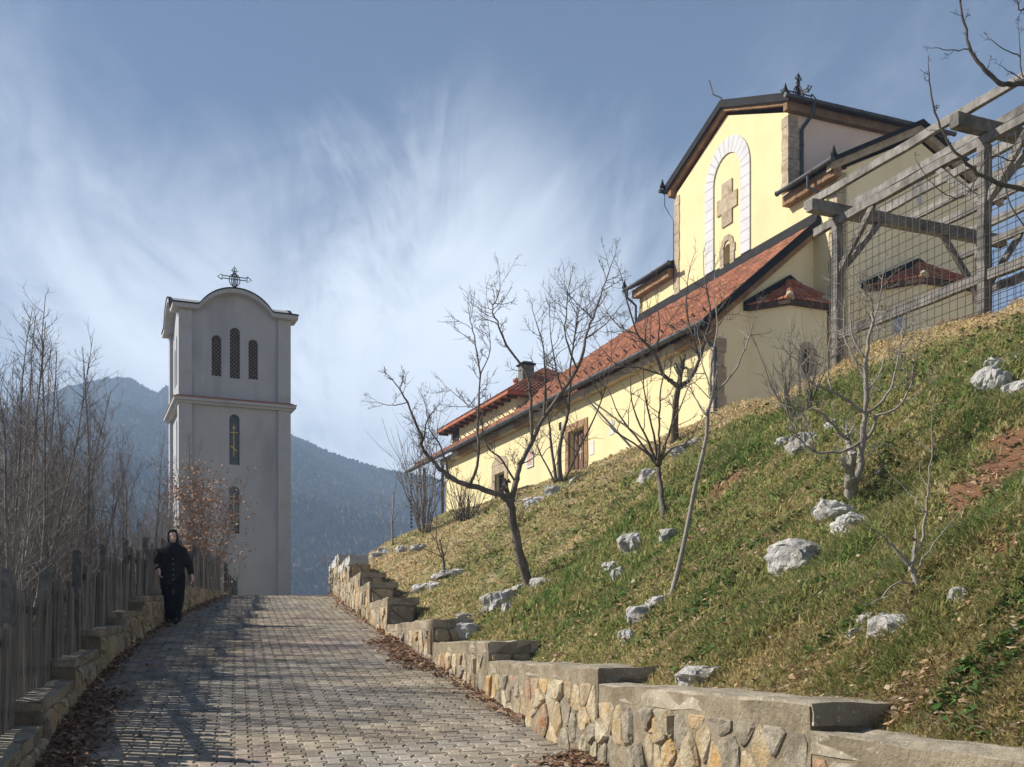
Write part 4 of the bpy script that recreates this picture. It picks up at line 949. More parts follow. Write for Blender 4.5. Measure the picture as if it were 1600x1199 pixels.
# ------------------------------------------------------------------ bell tower
T0 = Vector((-12.87, 42.0, 0)); TWD = 4.32
def Q(d, t, z): return T0 + W_ * d + U * t + Vector((0, 0, z))
tower = empty('bell_tower', Q(2.1, 2.1, 1.2), 'tall grey rendered bell tower with arched roof, slit windows and an iron cross', 'bell tower')
sides = [(lambda a, b, d: Q(a, -d, b)), (lambda a, b, d: Q(-d, a, b)), (lambda a, b, d: Q(TWD + d, a, b)), (lambda a, b, d: Q(a, TWD + d, b))]
ZS, AH, AR = 14.78, .78, 1.42
RAD = (AR * AR + AH * AH) / (2 * AH)
def prof(a):
    x = abs(a - TWD / 2)
    if x >= AR: return ZS
    z = ZS + math.sqrt(RAD * RAD - x * x) - (RAD - AH)
    return z
e_ = .18
top = [(a, prof(a) - .12) for a in np.linspace(TWD - .42, .42, 40)]
up_w = [(1.44, .185, 12.20, 13.62), (2.15, .195, 12.17, 13.98), (2.86, .185, 12.20, 13.60)]
lo_w = [(2.13, .20, 8.76, 10.55), (2.13, .20, 6.05, 7.72)]
def tpart(name, mat, poly, fn, d0, d1, holes=(), parent=tower):
    mb = MB(); mb.prism(poly, fn, d0, d1, holes); return mb.build(name, mat, parent)
for q, fn in enumerate(sides):
    hl = [arch_poly(*w, n=12) for w in up_w + lo_w]
    tpart('wall', M['grey_render'], [(.42, .5), (TWD - .42, .5)] + top, fn, -.13, -.40, hl if q < 2 else ())
    if q < 2:
        for i, w in enumerate(up_w):
            wo = tpart('window', M['dark'], arch_poly(*w), fn, -.36, -.398); c, r_, z0, z1 = w; mb = MB(); st = .15
            for dg in (1, -1):
                k = -3.0
                while k < 3.0:
                    pts = []
                    for t in np.linspace(z0, z1 + r_, 60):
                        a = c + dg * ((t - z0) - k); lim = r_ if t <= z1 else math.sqrt(max(0, r_ * r_ - (t - z1) ** 2))
                        if abs(a - c) < lim: pts.append((a, t))
                    if len(pts) > 1: mb.bar(fn(*pts[0], -.27 - .012 * dg), fn(*pts[-1], -.27 - .012 * dg), .026, .02)
                    k += st
            mb.build('lattice', M['lattice'], wo)
        for w in lo_w:
            wo = tpart('window', M['glass'], arch_poly(*w), fn, -.32, -.36); c, r_, z0, z1 = w; mb = MB(); cz_ = z0 + .35
            mb.bar(fn(c, cz_, -.30), fn(c, cz_ + 1.25, -.30), .045, .03); mb.bar(fn(c - .15, cz_ + .95, -.296), fn(c + .15, cz_ + .95, -.296), .045, .03)
            mb.bar(fn(c - .07, cz_ + 1.13, -.294), fn(c + .07, cz_ + 1.13, -.294), .04, .03); mb.bar(fn(c - .14, cz_ + .42, -.294), fn(c + .12, cz_ + .22, -.294), .04, .03); mb.build('gold_cross', M['gold'], wo)
for d_, t_ in ((0, 0), (TWD - .5, 0), (0, TWD - .5), (TWD - .5, TWD - .5)):
    mb = MB(); mb.box(Q(d_, t_, .5), W_ * .5, U * .5, (0, 0, ZS - .5 - .13)); mb.build('pilaster', M['grey_trim'], tower)
def ring(z0, z1, o, mat, name):
    mb = MB(); n = 1
    for (d0, d1, t0, t1) in ((-o, TWD + o, -o, .3), (-o, TWD + o, TWD - .3, TWD + o), (-o, .3, .302, TWD - .302), (TWD - .3, TWD + o, .302, TWD - .302)):
        mb.hexa([Q(d0, t0, z0), Q(d1, t0, z0), Q(d1, t1, z0), Q(d0, t1, z0), Q(d0, t0, z1), Q(d1, t0, z1), Q(d1, t1, z1), Q(d0, t1, z1)])
    mb.build(name, mat, tower)
ring(11.02, 11.11, .08, M['grey_trim'], 'cornice'); ring(11.113, 11.225, .19, M['grey_trim'], 'cornice'); ring(11.228, 11.25, .215, M['tower_flash'], 'cornice_flashing'); ring(11.253, 11.31, .10, M['tower_flash'], 'cornice_flashing')
N_ = 48; o = .25; mb = MB(); xs = np.linspace(-o, TWD + o, N_ + 1)
for lay in (0, 1):
    for x in xs:
        for y in xs: mb.v.append(tuple(Q(x, y, max(prof(x), prof(y)) + (.06 if lay == 0 else -.12))))
n1 = N_ + 1
for lay in (0, 1):
    for i in range(N_):
        for j in range(N_): b = lay * n1 * n1; mb.f.append((b + i * n1 + j, b + (i + 1) * n1 + j, b + (i + 1) * n1 + j + 1, b + i * n1 + j + 1))
for i in range(N_):
    for a, b in (((i, 0), (i + 1, 0)), ((i, N_), (i + 1, N_)), ((0, i), (0, i + 1)), ((N_, i), (N_, i + 1))):
        ia, ib = a[0] * n1 + a[1], b[0] * n1 + b[1]; mb.f.append((ia, ib, n1 * n1 + ib, n1 * n1 + ia))
mb.build('roof', M['grey_trim'], tower)
mb = MB()                                            # thin dark metal edge on the roof rim, following the curve
for fn in sides:
    for a0, a1 in zip(xs[:-1], xs[1:]):
        mb.hexa([fn(a0, prof(a0) + .035, o + .03), fn(a1, prof(a1) + .035, o + .03), fn(a1, prof(a1) + .035, o - .1), fn(a0, prof(a0) + .035, o - .1), fn(a0, prof(a0) + .085, o + .03), fn(a1, prof(a1) + .085, o + .03), fn(a1, prof(a1) + .085, o - .1), fn(a0, prof(a0) + .085, o - .1)])
mb.build('roof_edge', M['dark_metal'], tower)
iron_cross(tower, Q(2.1, -.1, ZS + AH + .06), W_, Vector((0, 0, 1)), .82, 1.15, .02)

# ------------------------------------------------------------------ timber pergola on the brow
PB = Vector((6.95, 16.0, 0)); pg = empty('pergola', PB + Vector((0, 0, 6.5)), 'weathered grey timber pergola with wire mesh panels on the brow of the slope', 'pergola')
def G3(u, w, z): q = PB + U * u + W_ * w; return Vector((q.x, q.y, z))
def timber(name, p0, p1, w, h, seed):
    mb = MB(); d = (p1 - p0); L_ = d.length; d.normalize(); up = Vector((0, 0, 1)) if abs(d.z) < .95 else U
    sd = d.cross(up).normalized() * w / 2; u2 = sd.cross(d).normalized() * h / 2
    gbox([p0 - sd - u2, p0 + sd - u2, p0 + sd + u2, p0 - sd + u2, p1 - sd - u2, p1 + sd - u2, p1 + sd + u2, p1 - sd + u2], (2, 2, max(3, int(L_ / .35))), mb)
    jit(mb, .018, 2.2, seed); jit(mb, .008, 9, seed + 1); return mb.build(name, M['grey_wood'], pg)
sd_ = 0
for w in (0, 3.3):
    for u in (3.3, 0, -3.3):
        sd_ += 1; p = G3(u, w, 0); z0 = float(hill(p.x, p.y)) - .4; timber('post', G3(u, w, z0), G3(u, w, 8.97), .145, .145, sd_)
    timber('long_beam', G3(3.9, w, 9.045), G3(-4.2, w, 9.045), .10, .14, 20 + w)
for i, u in enumerate((3.3, 0, -3.3)): timber('cross_beam', G3(u + .02, -.57, 9.235), G3(u + .02, 3.9, 9.235), .17, .19, 30 + i)
for i, w in enumerate((-.32, .42, 1.12, 1.82, 2.52, 3.3)): timber('rafter', G3(3.75, w, 9.43), G3(-4.2, w, 9.43), .08, .13, 40 + i)
timber('mid_rail', G3(3.38, -.0, 7.03), G3(-3.3, -.0, 7.03), .09, .16, 50)
timber('mid_rail', G3(3.3, 3.3, 7.4), G3(-3.3, 3.3, 7.4), .09, .16, 51)
timber('mid_rail', G3(3.3, 3.3, 8.2), G3(-3.3, 3.3, 8.2), .09, .14, 52)
bi = 60
for w in (0, 3.3):
    for u in (3.3, 0, -3.3):
        for s_ in (-1, 1):
            if (u == 3.3 and s_ == 1) or (u == -3.3 and s_ == -1): continue
            bi += 1; timber('brace', G3(u + s_ * .06, w + .0, 8.15), G3(u + s_ * .92, w + .0, 8.98), .075, .10, bi)
for u in (3.3, 0, -3.3):
    bi += 1; timber('brace', G3(u, .06, 8.15), G3(u, .92, 9.13), .075, .10, bi); bi += 1; timber('brace', G3(u, 3.24, 8.15), G3(u, 2.4, 9.13), .075, .10, bi)
mb = MB()
for w in (-.105, 3.2):
    for u in np.arange(-3.3, 3.42, .155):
        p = G3(u, w, 0); z0 = float(hill(p.x, p.y)) - .05; mb.tube([G3(u, w, z0), G3(u, w, 8.86)], .0058, 4)
    for z in np.arange(6.35, 8.9, .155): mb.tube([G3(3.4, w, z), G3(0, w + .006, z + .01), G3(-3.4, w, z)], .0058, 4)
mb.build('wire_mesh', M['wire'], pg)
# ------------------------------------------------------------------ valley, wooded mountain, air
vr = np.random.default_rng(8)
V = [(-1500, -300, -32), (1500, -300, -32), (1500, 1700, -32), (-1500, 1700, -32)]
tag(np_mesh('valley_floor', V, [(0, 1, 2, 3)], pm('valley_ground', (.10, .09, .06), (.14, .12, .08), .02, .98, 0)), kind='structure')
RA = np.array([-.9, -.6, -.47, -.41, -.375, -.35, -.335, -.325, -.318, -.3, -.26, -.2047, -.165, -.13, -.094, -.05, 0, .3, .9])
RE = np.array([.17, .20, .215, .235, .240, .238, .229, .226, .232, .222, .212, .193, .175, .165, .158, .148, .138, .10, .08])
aa = np.linspace(-.85, .85, 420); ff_ = np.concatenate([np.linspace(0, 1, 110), [1.04, 1.1, 1.2, 1.35]])
_hw = [(vr.uniform(-1, 1, 2) * f, vr.uniform(0, 6.28), a) for f, a in ((.006, 9), (.011, 7), (.02, 5), (.035, 3.2), (.06, 2), (.11, 1.3)) for _ in range(3)]
def hnoise(X, Y):
    z = 0
    for k, ph, a in _hw: z = z + a * np.sin(k[0] * X + k[1] * Y + ph)
    return z
def mount(a, f):
    e = np.interp(a, RA, RE); yr = np.interp(a, [-.9, -.33, -.28, .9], [1180, 1120, 940, 880]); Y = 230 + (yr - 230) * f; X = a * Y
    zr = EYE + e * yr; s = np.where(f <= 1, f, 1 - (f - 1) * 1.2); z = -33 + (zr + 33) * np.clip(s, 0, 1) ** .92
    z = z + hnoise(X, Y) * 1.0 * np.clip(f * 4, 0, 1) * np.clip((1.02 - f) * 9, .12, 1)
    return X, Y, z
AA, FF = np.meshgrid(aa, ff_, indexing='ij'); X, Y, Z = mount(AA.ravel(), FF.ravel()); n2 = len(ff_)
ii, jj = np.meshgrid(np.arange(len(aa) - 1), np.arange(n2 - 1), indexing='ij'); a = ii * n2 + jj
m_h = pm('mountain_ground', (.035, .030, .024), (.06, .05, .038), .012, .98, 0, stain=(.06, .065, .05), sscale=.004, sfac=.6)
tag(np_mesh('mountain', np.stack([X, Y, Z], 1), np.stack([a, a + n2, a + n2 + 1, a + 1], -1).reshape(-1, 4), m_h, smooth=True), kind='structure')
nc = 60000; a = vr.uniform(-.49, .06, nc); f = vr.uniform(.10, 1.003, nc) ** .8
f[:2500] = vr.uniform(.985, 1.008, 2500)
X, Y, Z = mount(a, f); hh_ = vr.uniform(2.2, 5.2, nc); wd_ = hh_ * vr.uniform(.22, .42, nc); V = []; F = []
for k in range(3):                                   # crossing upright leafless crowns, ragged at the rim
    an = vr.uniform(0, 3.14, nc); cx_, cy_ = np.cos(an) * wd_, np.sin(an) * wd_; o_ = vr.normal(0, .5, (2, nc))
    P_ = [np.stack([X + o_[0] + cx_ * u * vr.uniform(.6, 1.3, nc), Y + o_[1] + cy_ * u, Z + hh_ * v * vr.uniform(.85, 1.15, nc)], 1) for u, v in ((0, -.1), (1, .45), (.35, 1.0), (-.3, .9), (-1, .55))]
    V.append(np.stack(P_, 1)); b_ = (np.arange(nc) * 5 + k * nc * 5)[:, None]; F += [b_ + [[0, 1, 2]], b_ + [[0, 2, 3]], b_ + [[0, 3, 4]]]
V = np.concatenate(V, 0).reshape(-1, 3); F = np.concatenate(F, 0)
br = vr.uniform(.6, 1.4, nc)[:, None]; tn = np.where(vr.random((nc, 1)) < .14, np.array([[.035, .045, .03]]), np.array([[.085, .07, .06]])) * br
tn = np.tile(np.repeat(tn, 5, 0), (3, 1))
m_f = pm('winter_wood', (.85, .85, .85), (1.1, 1.1, 1.1), .3, .98, 0, attr='tint')
tag(np_mesh('mountain_forest', V, F, m_f, tn), 'hazy bare winter forest covering the far mountain', 'forest', kind='stuff')
mb = MB(); mb.hexa([(-1450, -60, -34), (1450, -60, -34), (1450, 1650, -34), (-1450, 1650, -34), (-1450, -60, 330), (1450, -60, 330), (1450, 1650, 330), (-1450, 1650, 290)])
hz = bpy.data.materials.new('haze_air'); hz.use_nodes = True; hz.node_tree.nodes.clear(); ho = hz.node_tree.nodes.new('ShaderNodeOutputMaterial'); hv_ = hz.node_tree.nodes.new('ShaderNodeVolumePrincipled')
hv_.inputs['Color'].default_value = (.50, .70, 1.0, 1); hv_.inputs['Density'].default_value = .0008; hv_.inputs['Anisotropy'].default_value = .0
hz.node_tree.links.new(hv_.outputs[0], ho.inputs['Volume'])
tag(mb.build('haze', hz), kind='stuff')

# ------------------------------------------------------------------ trees
def smooth_path(pts, rng, wob=0.0, sub=4):
    pts = [Vector(p) for p in pts]; o = []
    for i in range(len(pts) - 1):
        p0_, p1_, p2, p3 = pts[max(i - 1, 0)], pts[i], pts[i + 1], pts[min(i + 2, len(pts) - 1)]
        for k in range(sub):
            t = k / sub; q = .5 * ((2 * p1_) + (p2 - p0_) * t + (2 * p0_ - 5 * p1_ + 4 * p2 - p3) * t * t + (3 * p1_ - p0_ - 3 * p2 + p3) * t ** 3)
            o.append(q + Vector((rng.gauss(0, wob), rng.gauss(0, wob), rng.gauss(0, wob))))
    return o + [pts[-1]]
def twig(mb, p, d, L_, r, rng, depth, up=.35, wob=.18, spurs=0, n=3, kids=4):
    k = 5; pts = [Vector(p)]; d = d.normalized()
    for i in range(k):
        d = (d + Vector((rng.gauss(0, wob), rng.gauss(0, wob), rng.gauss(0, wob) + up * .3))).normalized(); pts.append(pts[-1] + d * L_ / k)
    mb.tube(pts, [r * (1 - .7 * i / k) for i in range(k + 1)], n, cap=False)
    for _ in range(spurs):
        i = rng.randrange(1, k); q = pts[i].lerp(pts[i + 1], rng.random()); s = Vector((rng.gauss(0, 1), rng.gauss(0, 1), rng.gauss(.4, 1))).normalized()
        mb.tube([q, q + s * rng.uniform(.015, .045)], [r * .75, r * .45], 3, cap=False)
    if depth > 0:
        for _ in range(kids):
            f = rng.uniform(.25, .95); i = min(k - 1, int(f * k)); q = pts[i].lerp(pts[i + 1], f * k - i)
            dd = (pts[i + 1] - pts[i]).normalized(); s = Vector((rng.gauss(0, 1), rng.gauss(0, 1), rng.gauss(.15, .8))); s = (s - dd * s.dot(dd)).normalized()
            twig(mb, q, dd * .75 + s * .8, L_ * rng.uniform(.35, .6) * (1.1 - f * .5), r * .55, rng, depth - 1, up, wob, max(0, spurs - 1), n, max(2, kids - 1))
def limbs_to_tree(name, limbs, base, label, cat='tree', group=None, bark='bark', seed=1, tl=.45, dens=3.2, depth=1, up=.35, spurs=3, kids=3, tr=.006, sides=7, start=.18):
    """limbs: list of (points, r0, r1); each a measured limb, furnished with twigs"""
    rng = random.Random(seed); t = empty(name, base, label, cat, group); tb, cb = MB(), MB()
    for q, (pts, r0, r1) in enumerate(limbs):
        path = smooth_path(pts, rng, min(.008, .003 + r0 * .1)); n = len(path)
        tb.tube(path, [(r0 + (r1 - r0) * (i / (n - 1))) * rng.uniform(.9, 1.12) * (1 + (.45 * math.exp(-i / 1.5) if q == 0 else 0)) for i in range(n)], sides if r0 > .02 else 5)
        L_ = sum((path[i + 1] - path[i]).length for i in range(n - 1)); m = max(1, int(L_ * dens))
        if dens <= 0: continue
        for _ in range(m):
            f = rng.uniform(start if q else .62, 1.0); i = min(n - 2, int(f * (n - 1))); p = path[i].lerp(path[i + 1], rng.random()); d = (path[i + 1] - path[i]).normalized()
            s = Vector((rng.gauss(0, 1), rng.gauss(0, 1), rng.gauss(.3, .8))); s = (s - d * s.dot(d)).normalized()
            twig(cb, p, d * .6 + s, tl * rng.uniform(.35, 1.1), min(tr, (r0 + (r1 - r0) * f) * .7), rng, depth, up, .17, spurs, 4, kids)
        twig(cb, path[-1], path[-1] - path[-2], tl * .7, r1 * .95, rng, depth, up, .12, spurs, 4, kids)
    tb.build('trunk', M[bark], t, smooth=True, fix=False); cb.build('crown', M[bark], t, fix=False); return t
def px_limbs(Y, L_, seed, dy=.45, thin=.82):
    rng = random.Random(seed); o = []; known = {}
    for pts, r0, r1 in L_:
        end = rng.uniform(-dy, dy) * (1 if len(pts) > 2 else .5); n = len(pts); d0 = known.get(pts[0], 0); w = []
        for i, (x, y) in enumerate(pts):
            d = d0 + (end - d0) * (i / (n - 1)); known.setdefault((x, y), d); w.append(at(x, y, Y + d))
        o.append((w, r0 * thin, r1 * thin))
    return o
b1 = hit(825, 920); Y1 = b1.y
L1 = [([(828, 930), (816, 881), (806, 834), (797, 787)], .078, .060),
      ([(797, 787), (781, 773), (734, 759), (701, 743), (676, 722), (659, 699), (657, 680), (636, 629), (622, 605)], .050, .010),
      ([(636, 629), (612, 634), (594, 630)], .010, .004), ([(659, 699), (668, 655), (680, 640)], .014, .005), ([(701, 743), (690, 700), (672, 672), (666, 640)], .016, .005),
      ([(734, 759), (746, 727), (747, 690), (746, 643), (750, 587), (741, 526), (734, 500)], .026, .006), ([(746, 643), (722, 625), (697, 605)], .012, .004), ([(750, 587), (766, 548), (762, 500)], .011, .004),
      ([(797, 787), (806, 755), (813, 727), (832, 689), (851, 652), (902, 577), (915, 530), (925, 498), (942, 450), (956, 412)], .048, .006),
      ([(832, 689), (830, 640), (823, 587), (792, 540), (780, 510), (769, 484), (779, 462), (781, 442)], .026, .005), ([(769, 484), (755, 480)], .007, .004),
      ([(806, 755), (785, 720), (762, 699), (753, 661), (757, 630)], .020, .005), ([(851, 652), (852, 600), (848, 540), (834, 492)], .020, .005), ([(902, 577), (890, 545), (883, 521), (886, 480), (888, 450)], .018, .005),
      ([(925, 498), (905, 478), (890, 462)], .010, .004), ([(915, 530), (948, 505), (975, 470)], .012, .004), ([(701, 743), (668, 760), (640, 752)], .012, .004), ([(813, 727), (838, 712), (850, 690)], .010, .004)]
limbs_to_tree('fruit_tree', px_limbs(Y1, L1, 4), b1, 'large bare fruit tree with low forked trunk spreading in front of the yellow house end', group='bare trees on the grassy slope', bark='bark', seed=3, tl=.42, dens=8.5, depth=1, spurs=4, kids=5, tr=.005)
b2 = hit(1043, 940); Y2 = b2.y
L2 = [([(1042, 948), (1060, 890), (1085, 770), (1105, 660), (1112, 620)], .027, .017), ([(1112, 620), (1111, 580), (1117, 540), (1121, 500), (1116, 470)], .016, .004),
      ([(1112, 620), (1140, 590), (1160, 555), (1173, 520), (1180, 490)], .013, .004), ([(1105, 650), (1085, 620), (1072, 590)], .008, .003), ([(1112, 612), (1098, 570), (1092, 530)], .010, .003)]
limbs_to_tree('young_tree', px_limbs(Y2, L2, 5, .3), b2, 'slender young tree with pale leaning stem and sparse top in the middle of the slope', group='bare trees on the grassy slope', bark='bark_pale', seed=5, tl=.40, dens=4.2, depth=1, spurs=2, kids=2, tr=.005)
b3 = hit(1037, 815); Y3 = b3.y
L3 = [([(1037, 822), (1034, 780), (1028, 730)], .045, .034)] + [([(1028, 730)] + p, .022, .005) for p in ([(1000, 690), (968, 650), (948, 600)], [(1012, 690), (990, 640), (985, 590)], [(1022, 680), (1008, 620), (1003, 560)], [(1030, 680), (1032, 620), (1040, 560)], [(1040, 690), (1062, 640), (1080, 590)], [(1038, 700), (1050, 660), (1055, 620)], [(1008, 705), (970, 680), (940, 655)], [(1045, 705), (1075, 690), (1093, 660)])]
limbs_to_tree('young_tree', px_limbs(Y3, L3, 6, .7), b3, 'bare multi-stemmed young tree fanning out from a short stem beside the leaning pale sapling', group='bare trees on the grassy slope', bark='bark', seed=7, tl=.5, dens=3.0, depth=1, spurs=2, kids=2, tr=.006, start=.4)
b4 = hit(1054, 688); Y4 = b4.y
L4 = [([(1053, 694), (1055, 650), (1060, 605)], .085, .07), ([(1060, 605), (1048, 595), (1037, 587), (1023, 553), (1008, 535), (997, 523), (982, 480), (973, 440)], .055, .010), ([(1060, 605), (1080, 590), (1093, 560), (1103, 525), (1110, 497), (1106, 460), (1100, 430)], .055, .010),
      ([(1023, 553), (1030, 520), (1028, 480)], .025, .008), ([(1093, 560), (1080, 520), (1072, 470), (1078, 420)], .028, .008), ([(1037, 587), (1000, 575), (965, 570), (940, 545)], .024, .007), ([(1103, 525), (1125, 505), (1140, 470)], .022, .007), ([(997, 523), (968, 510), (950, 490)], .02, .007)]
limbs_to_tree('fruit_tree', px_limbs(Y4, L4, 7, 1.2), b4, 'bare dark fruit tree close in front of the yellow church wall under the tiled eave', group='bare trees on the grassy slope', bark='bark_dark', seed=9, tl=.9, dens=4.6, depth=1, spurs=2, kids=5, tr=.010)
b5 = hit(1328, 785); Y5 = b5.y
L5 = [([(1331, 790), (1330, 762), (1328, 745)], .060, .055), ([(1330, 760), (1331, 720), (1327, 700), (1325, 690)], .034, .030), ([(1330, 758), (1341, 742), (1347, 700), (1351, 653), (1355, 600), (1353, 560), (1363, 507), (1363, 477), (1347, 453)], .040, .007),
      ([(1325, 690), (1305, 670), (1287, 648), (1262, 640)], .018, .006), ([(1367, 653), (1360, 680), (1327, 702), (1300, 707), (1273, 705), (1247, 683), (1230, 640), (1225, 610)], .019, .005), ([(1355, 650), (1330, 630), (1300, 613), (1275, 602), (1255, 580), (1250, 545)], .019, .005),
      ([(1355, 645), (1385, 620), (1400, 580), (1408, 530), (1412, 500)], .016, .004), ([(1367, 650), (1400, 640), (1420, 610), (1428, 570), (1440, 530)], .014, .004), ([(1355, 600), (1335, 560), (1320, 530), (1318, 490)], .014, .004), ([(1353, 560), (1330, 520), (1328, 450)], .012, .004),
      ([(1300, 613), (1292, 560), (1300, 520)], .010, .004), ([(1363, 507), (1375, 470), (1380, 430)], .010, .004), ([(1273, 705), (1262, 660), (1245, 640), (1215, 625)], .010, .004), ([(1355, 610), (1372, 590), (1382, 560), (1400, 520)], .012, .004)]
limbs_to_tree('fruit_tree', px_limbs(Y5, L5, 8, .35), b5, 'gnarled bare fruit tree with twin pale stems in front of the timber pergola post', group='bare trees on the grassy slope', bark='bark_pale', seed=11, tl=.34, dens=10.0, depth=1, spurs=2, kids=5, tr=.0042)
b6 = hit(1433, 930); Y6 = b6.y
L6 = [([(1434, 935), (1432, 905), (1424, 885)], .022, .018), ([(1424, 885), (1400, 860), (1380, 840), (1358, 824)], .011, .003), ([(1424, 885), (1438, 850), (1446, 800), (1452, 760), (1455, 700), (1456, 650)], .012, .002), ([(1434, 890), (1460, 850), (1500, 800)], .008, .002), ([(1430, 912), (1400, 912), (1370, 940), (1345, 940), (1300, 905)], .008, .002), ([(1446, 800), (1430, 780), (1415, 765)], .006, .002)]
limbs_to_tree('young_tree', px_limbs(Y6, L6, 9, .2), b6, 'small thin bare sapling low on the right of the slope among green grass', group='bare trees on the grassy slope', bark='bark_pale', seed=13, tl=.28, dens=2.5, depth=0, spurs=1, tr=.003)
b7 = hit(696, 897); Y7 = b7.y
L7 = [([(697, 902), (694, 885), (692, 872)], .034, .028), ([(692, 872), (680, 865), (655, 855)], .016, .005), ([(692, 872), (683, 850), (682, 820), (679, 770), (672, 740)], .014, .004), ([(692, 872), (700, 850), (704, 815)], .010, .004), ([(683, 850), (665, 820), (655, 790)], .009, .003)]
limbs_to_tree('young_tree', px_limbs(Y7, L7, 10, .3), b7, 'small bare young tree with reddish stem above the stepped wall near the road bend', group='bare trees on the grassy slope', bark='bark', seed=15, tl=.5, dens=3.0, depth=1, spurs=1, kids=2, tr=.006)
b8 = hit(613, 852); Y8 = b8.y
L8 = [([(614, 852), (613, 820), (614, 790)], .030, .022), ([(614, 790), (620, 745), (624, 735)], .014, .005), ([(613, 835), (600, 815), (596, 790), (594, 765), (590, 752)], .014, .005), ([(613, 820), (625, 795), (640, 790)], .012, .005), ([(614, 800), (605, 780)], .01, .004)]
limbs_to_tree('young_tree', px_limbs(Y8, L8, 11, .4), b8, 'pale bare sapling standing alone at the far left end of the grassy bank', group='bare trees on the grassy slope', bark='bark_pale', seed=17, tl=.6, dens=1.4, depth=0, spurs=1, tr=.008)
b9 = hit(876, 752); Y9 = b9.y
L9 = [([(876, 758), (874, 700), (888, 640), (893, 560), (905, 480)], .06, .012), ([(870, 758), (862, 700), (855, 640), (852, 590)], .045, .012), ([(868, 756), (850, 720), (835, 690)], .03, .01), ([(880, 758), (905, 700), (935, 640), (955, 570)], .035, .01), ([(888, 640), (870, 580), (860, 520)], .03, .01)]
limbs_to_tree('bare_tree', px_limbs(Y9, L9, 12, 1.2), b9, 'bare upright multi-stemmed tree beside the brown door of the yellow church', group='bare trees on the grassy slope', bark='bark_dark', seed=19, tl=1.1, dens=5.0, depth=1, spurs=1, kids=5, tr=.010)
lp = hit(1000, 700); mb = MB(); pe = Vector(lp) + Vector((0, 0, -.2)); pt = at(903, 608, 42.6); mb.tube([pe, pe.lerp(pt, .5), pt], .03, 6)
o = mb.mesh('leaning_pole'); tag(link('leaning_pole', o, M['iron']), 'long thin dark pole slanting from the grass up to the tiled eave', 'pole')
# shrubs of thin shoots
def shoots(name, base, label, seed, n, h, spread, bark, r=.008, depth=1, kids=3, cat='shrub', group=None, up=.5):
    rng = random.Random(seed); t = empty(name, base, label, cat, group); cb = MB()
    for i in range(n):
        a = rng.uniform(0, 6.283); l = rng.uniform(.5, 1) * h
        twig(cb, Vector(base) + Vector((math.cos(a) * .12, math.sin(a) * .12, -.05)), Vector((math.cos(a) * spread * rng.random(), math.sin(a) * spread * rng.random(), 1)), l, r * rng.uniform(.6, 1.1), rng, depth, up, .12, 1, 4, kids)
    cb.build('crown', M[bark], t, fix=False); return t
shoots('bare_shrub', hit(1248, 648), 'tangled bare shrub at the foot of the side apse wall', 31, 26, 1.1, .9, 'bark', .009)
shoots('bare_shrub', hit(663, 830), 'tall dense bare shrub by the rain chain at the far corner of the yellow building', 33, 34, 3.2, .5, 'bark_thicket', .014)
shoots('bare_shrub', hit(725, 812), 'low brown tangled bush against the foot of the yellow end wall', 34, 40, 1.2, 1.0, 'bark_dark', .012)
shoots('bare_shrub', hit(546, 872, 24, 32) if False else Vector((-4.6, 27.5, 3.6)), 'tiny reddish bare shrub behind the far end of the stepped stone wall', 35, 8, .55, 1.0, 'red_leaf', .005)
shoots('bare_shrub', hit(1340, 500, 18, 30), 'thin brown climber shoots behind the wire mesh of the pergola', 36, 16, 1.6, .7, 'bark', .006)
# tree standing right of the frame, its shoots reaching in over the pergola
b10 = Vector((5.75, 9.2, float(hill(5.75, 9.2))))
L10 = [([tuple(b10), (5.7, 9.2, 5.6), (5.55, 9.15, 6.1)], .09, .075),]
def rl(Y, pts, r0, r1): return ([tuple(at(x, y, Y)) for x, y in pts], r0, r1)
root10 = [(1790, 300)]
L10 += [rl(9.2, root10 + [(1700, 305), (1640, 298), (1600, 295), (1560, 288), (1528, 270), (1493, 238), (1469, 198), (1456, 150), (1451, 108)], .030, .0045),
        rl(9.0, root10 + [(1740, 210), (1660, 135), (1600, 131), (1568, 133), (1544, 115), (1525, 91), (1512, 59), (1501, 5), (1499, -30)], .034, .005),
        rl(9.0, [(1517, 76), (1490, 79), (1460, 75)], .006, .003), rl(9.0, [(1615, 128), (1598, 118), (1592, 50)], .010, .003), rl(9.0, [(1594, 88), (1570, 78), (1548, 62)], .006, .003),
        rl(9.1, [(1605, 128), (1585, 116), (1566, 104)], .006, .003), rl(9.3, [(1590, 292), (1545, 180 + 50), (1533, 185)], .004, .002) if False else rl(9.3, [(1600, 205), (1560, 165), (1530, 240)][:1] + [(1585, 250), (1545, 245), (1510, 305), (1480, 305), (1450, 280), (1434, 255)], .007, .003),
        rl(9.2, root10 + [(1720, 120), (1680, 30), (1640, -20), (1598, 15), (1590, -5)], .02, .004), rl(9.4, root10 + [(1690, 380), (1620, 370), (1580, 320), (1562, 240)], .014, .003)]
limbs_to_tree('bare_tree', L10, b10, 'bare spur-covered tree at the right edge whose shoots reach over the pergola', group='bare trees on the grassy slope', bark='bark_dark', seed=23, tl=.12, dens=5.0, depth=0, spurs=5, tr=.0035, up=.2, start=.3)

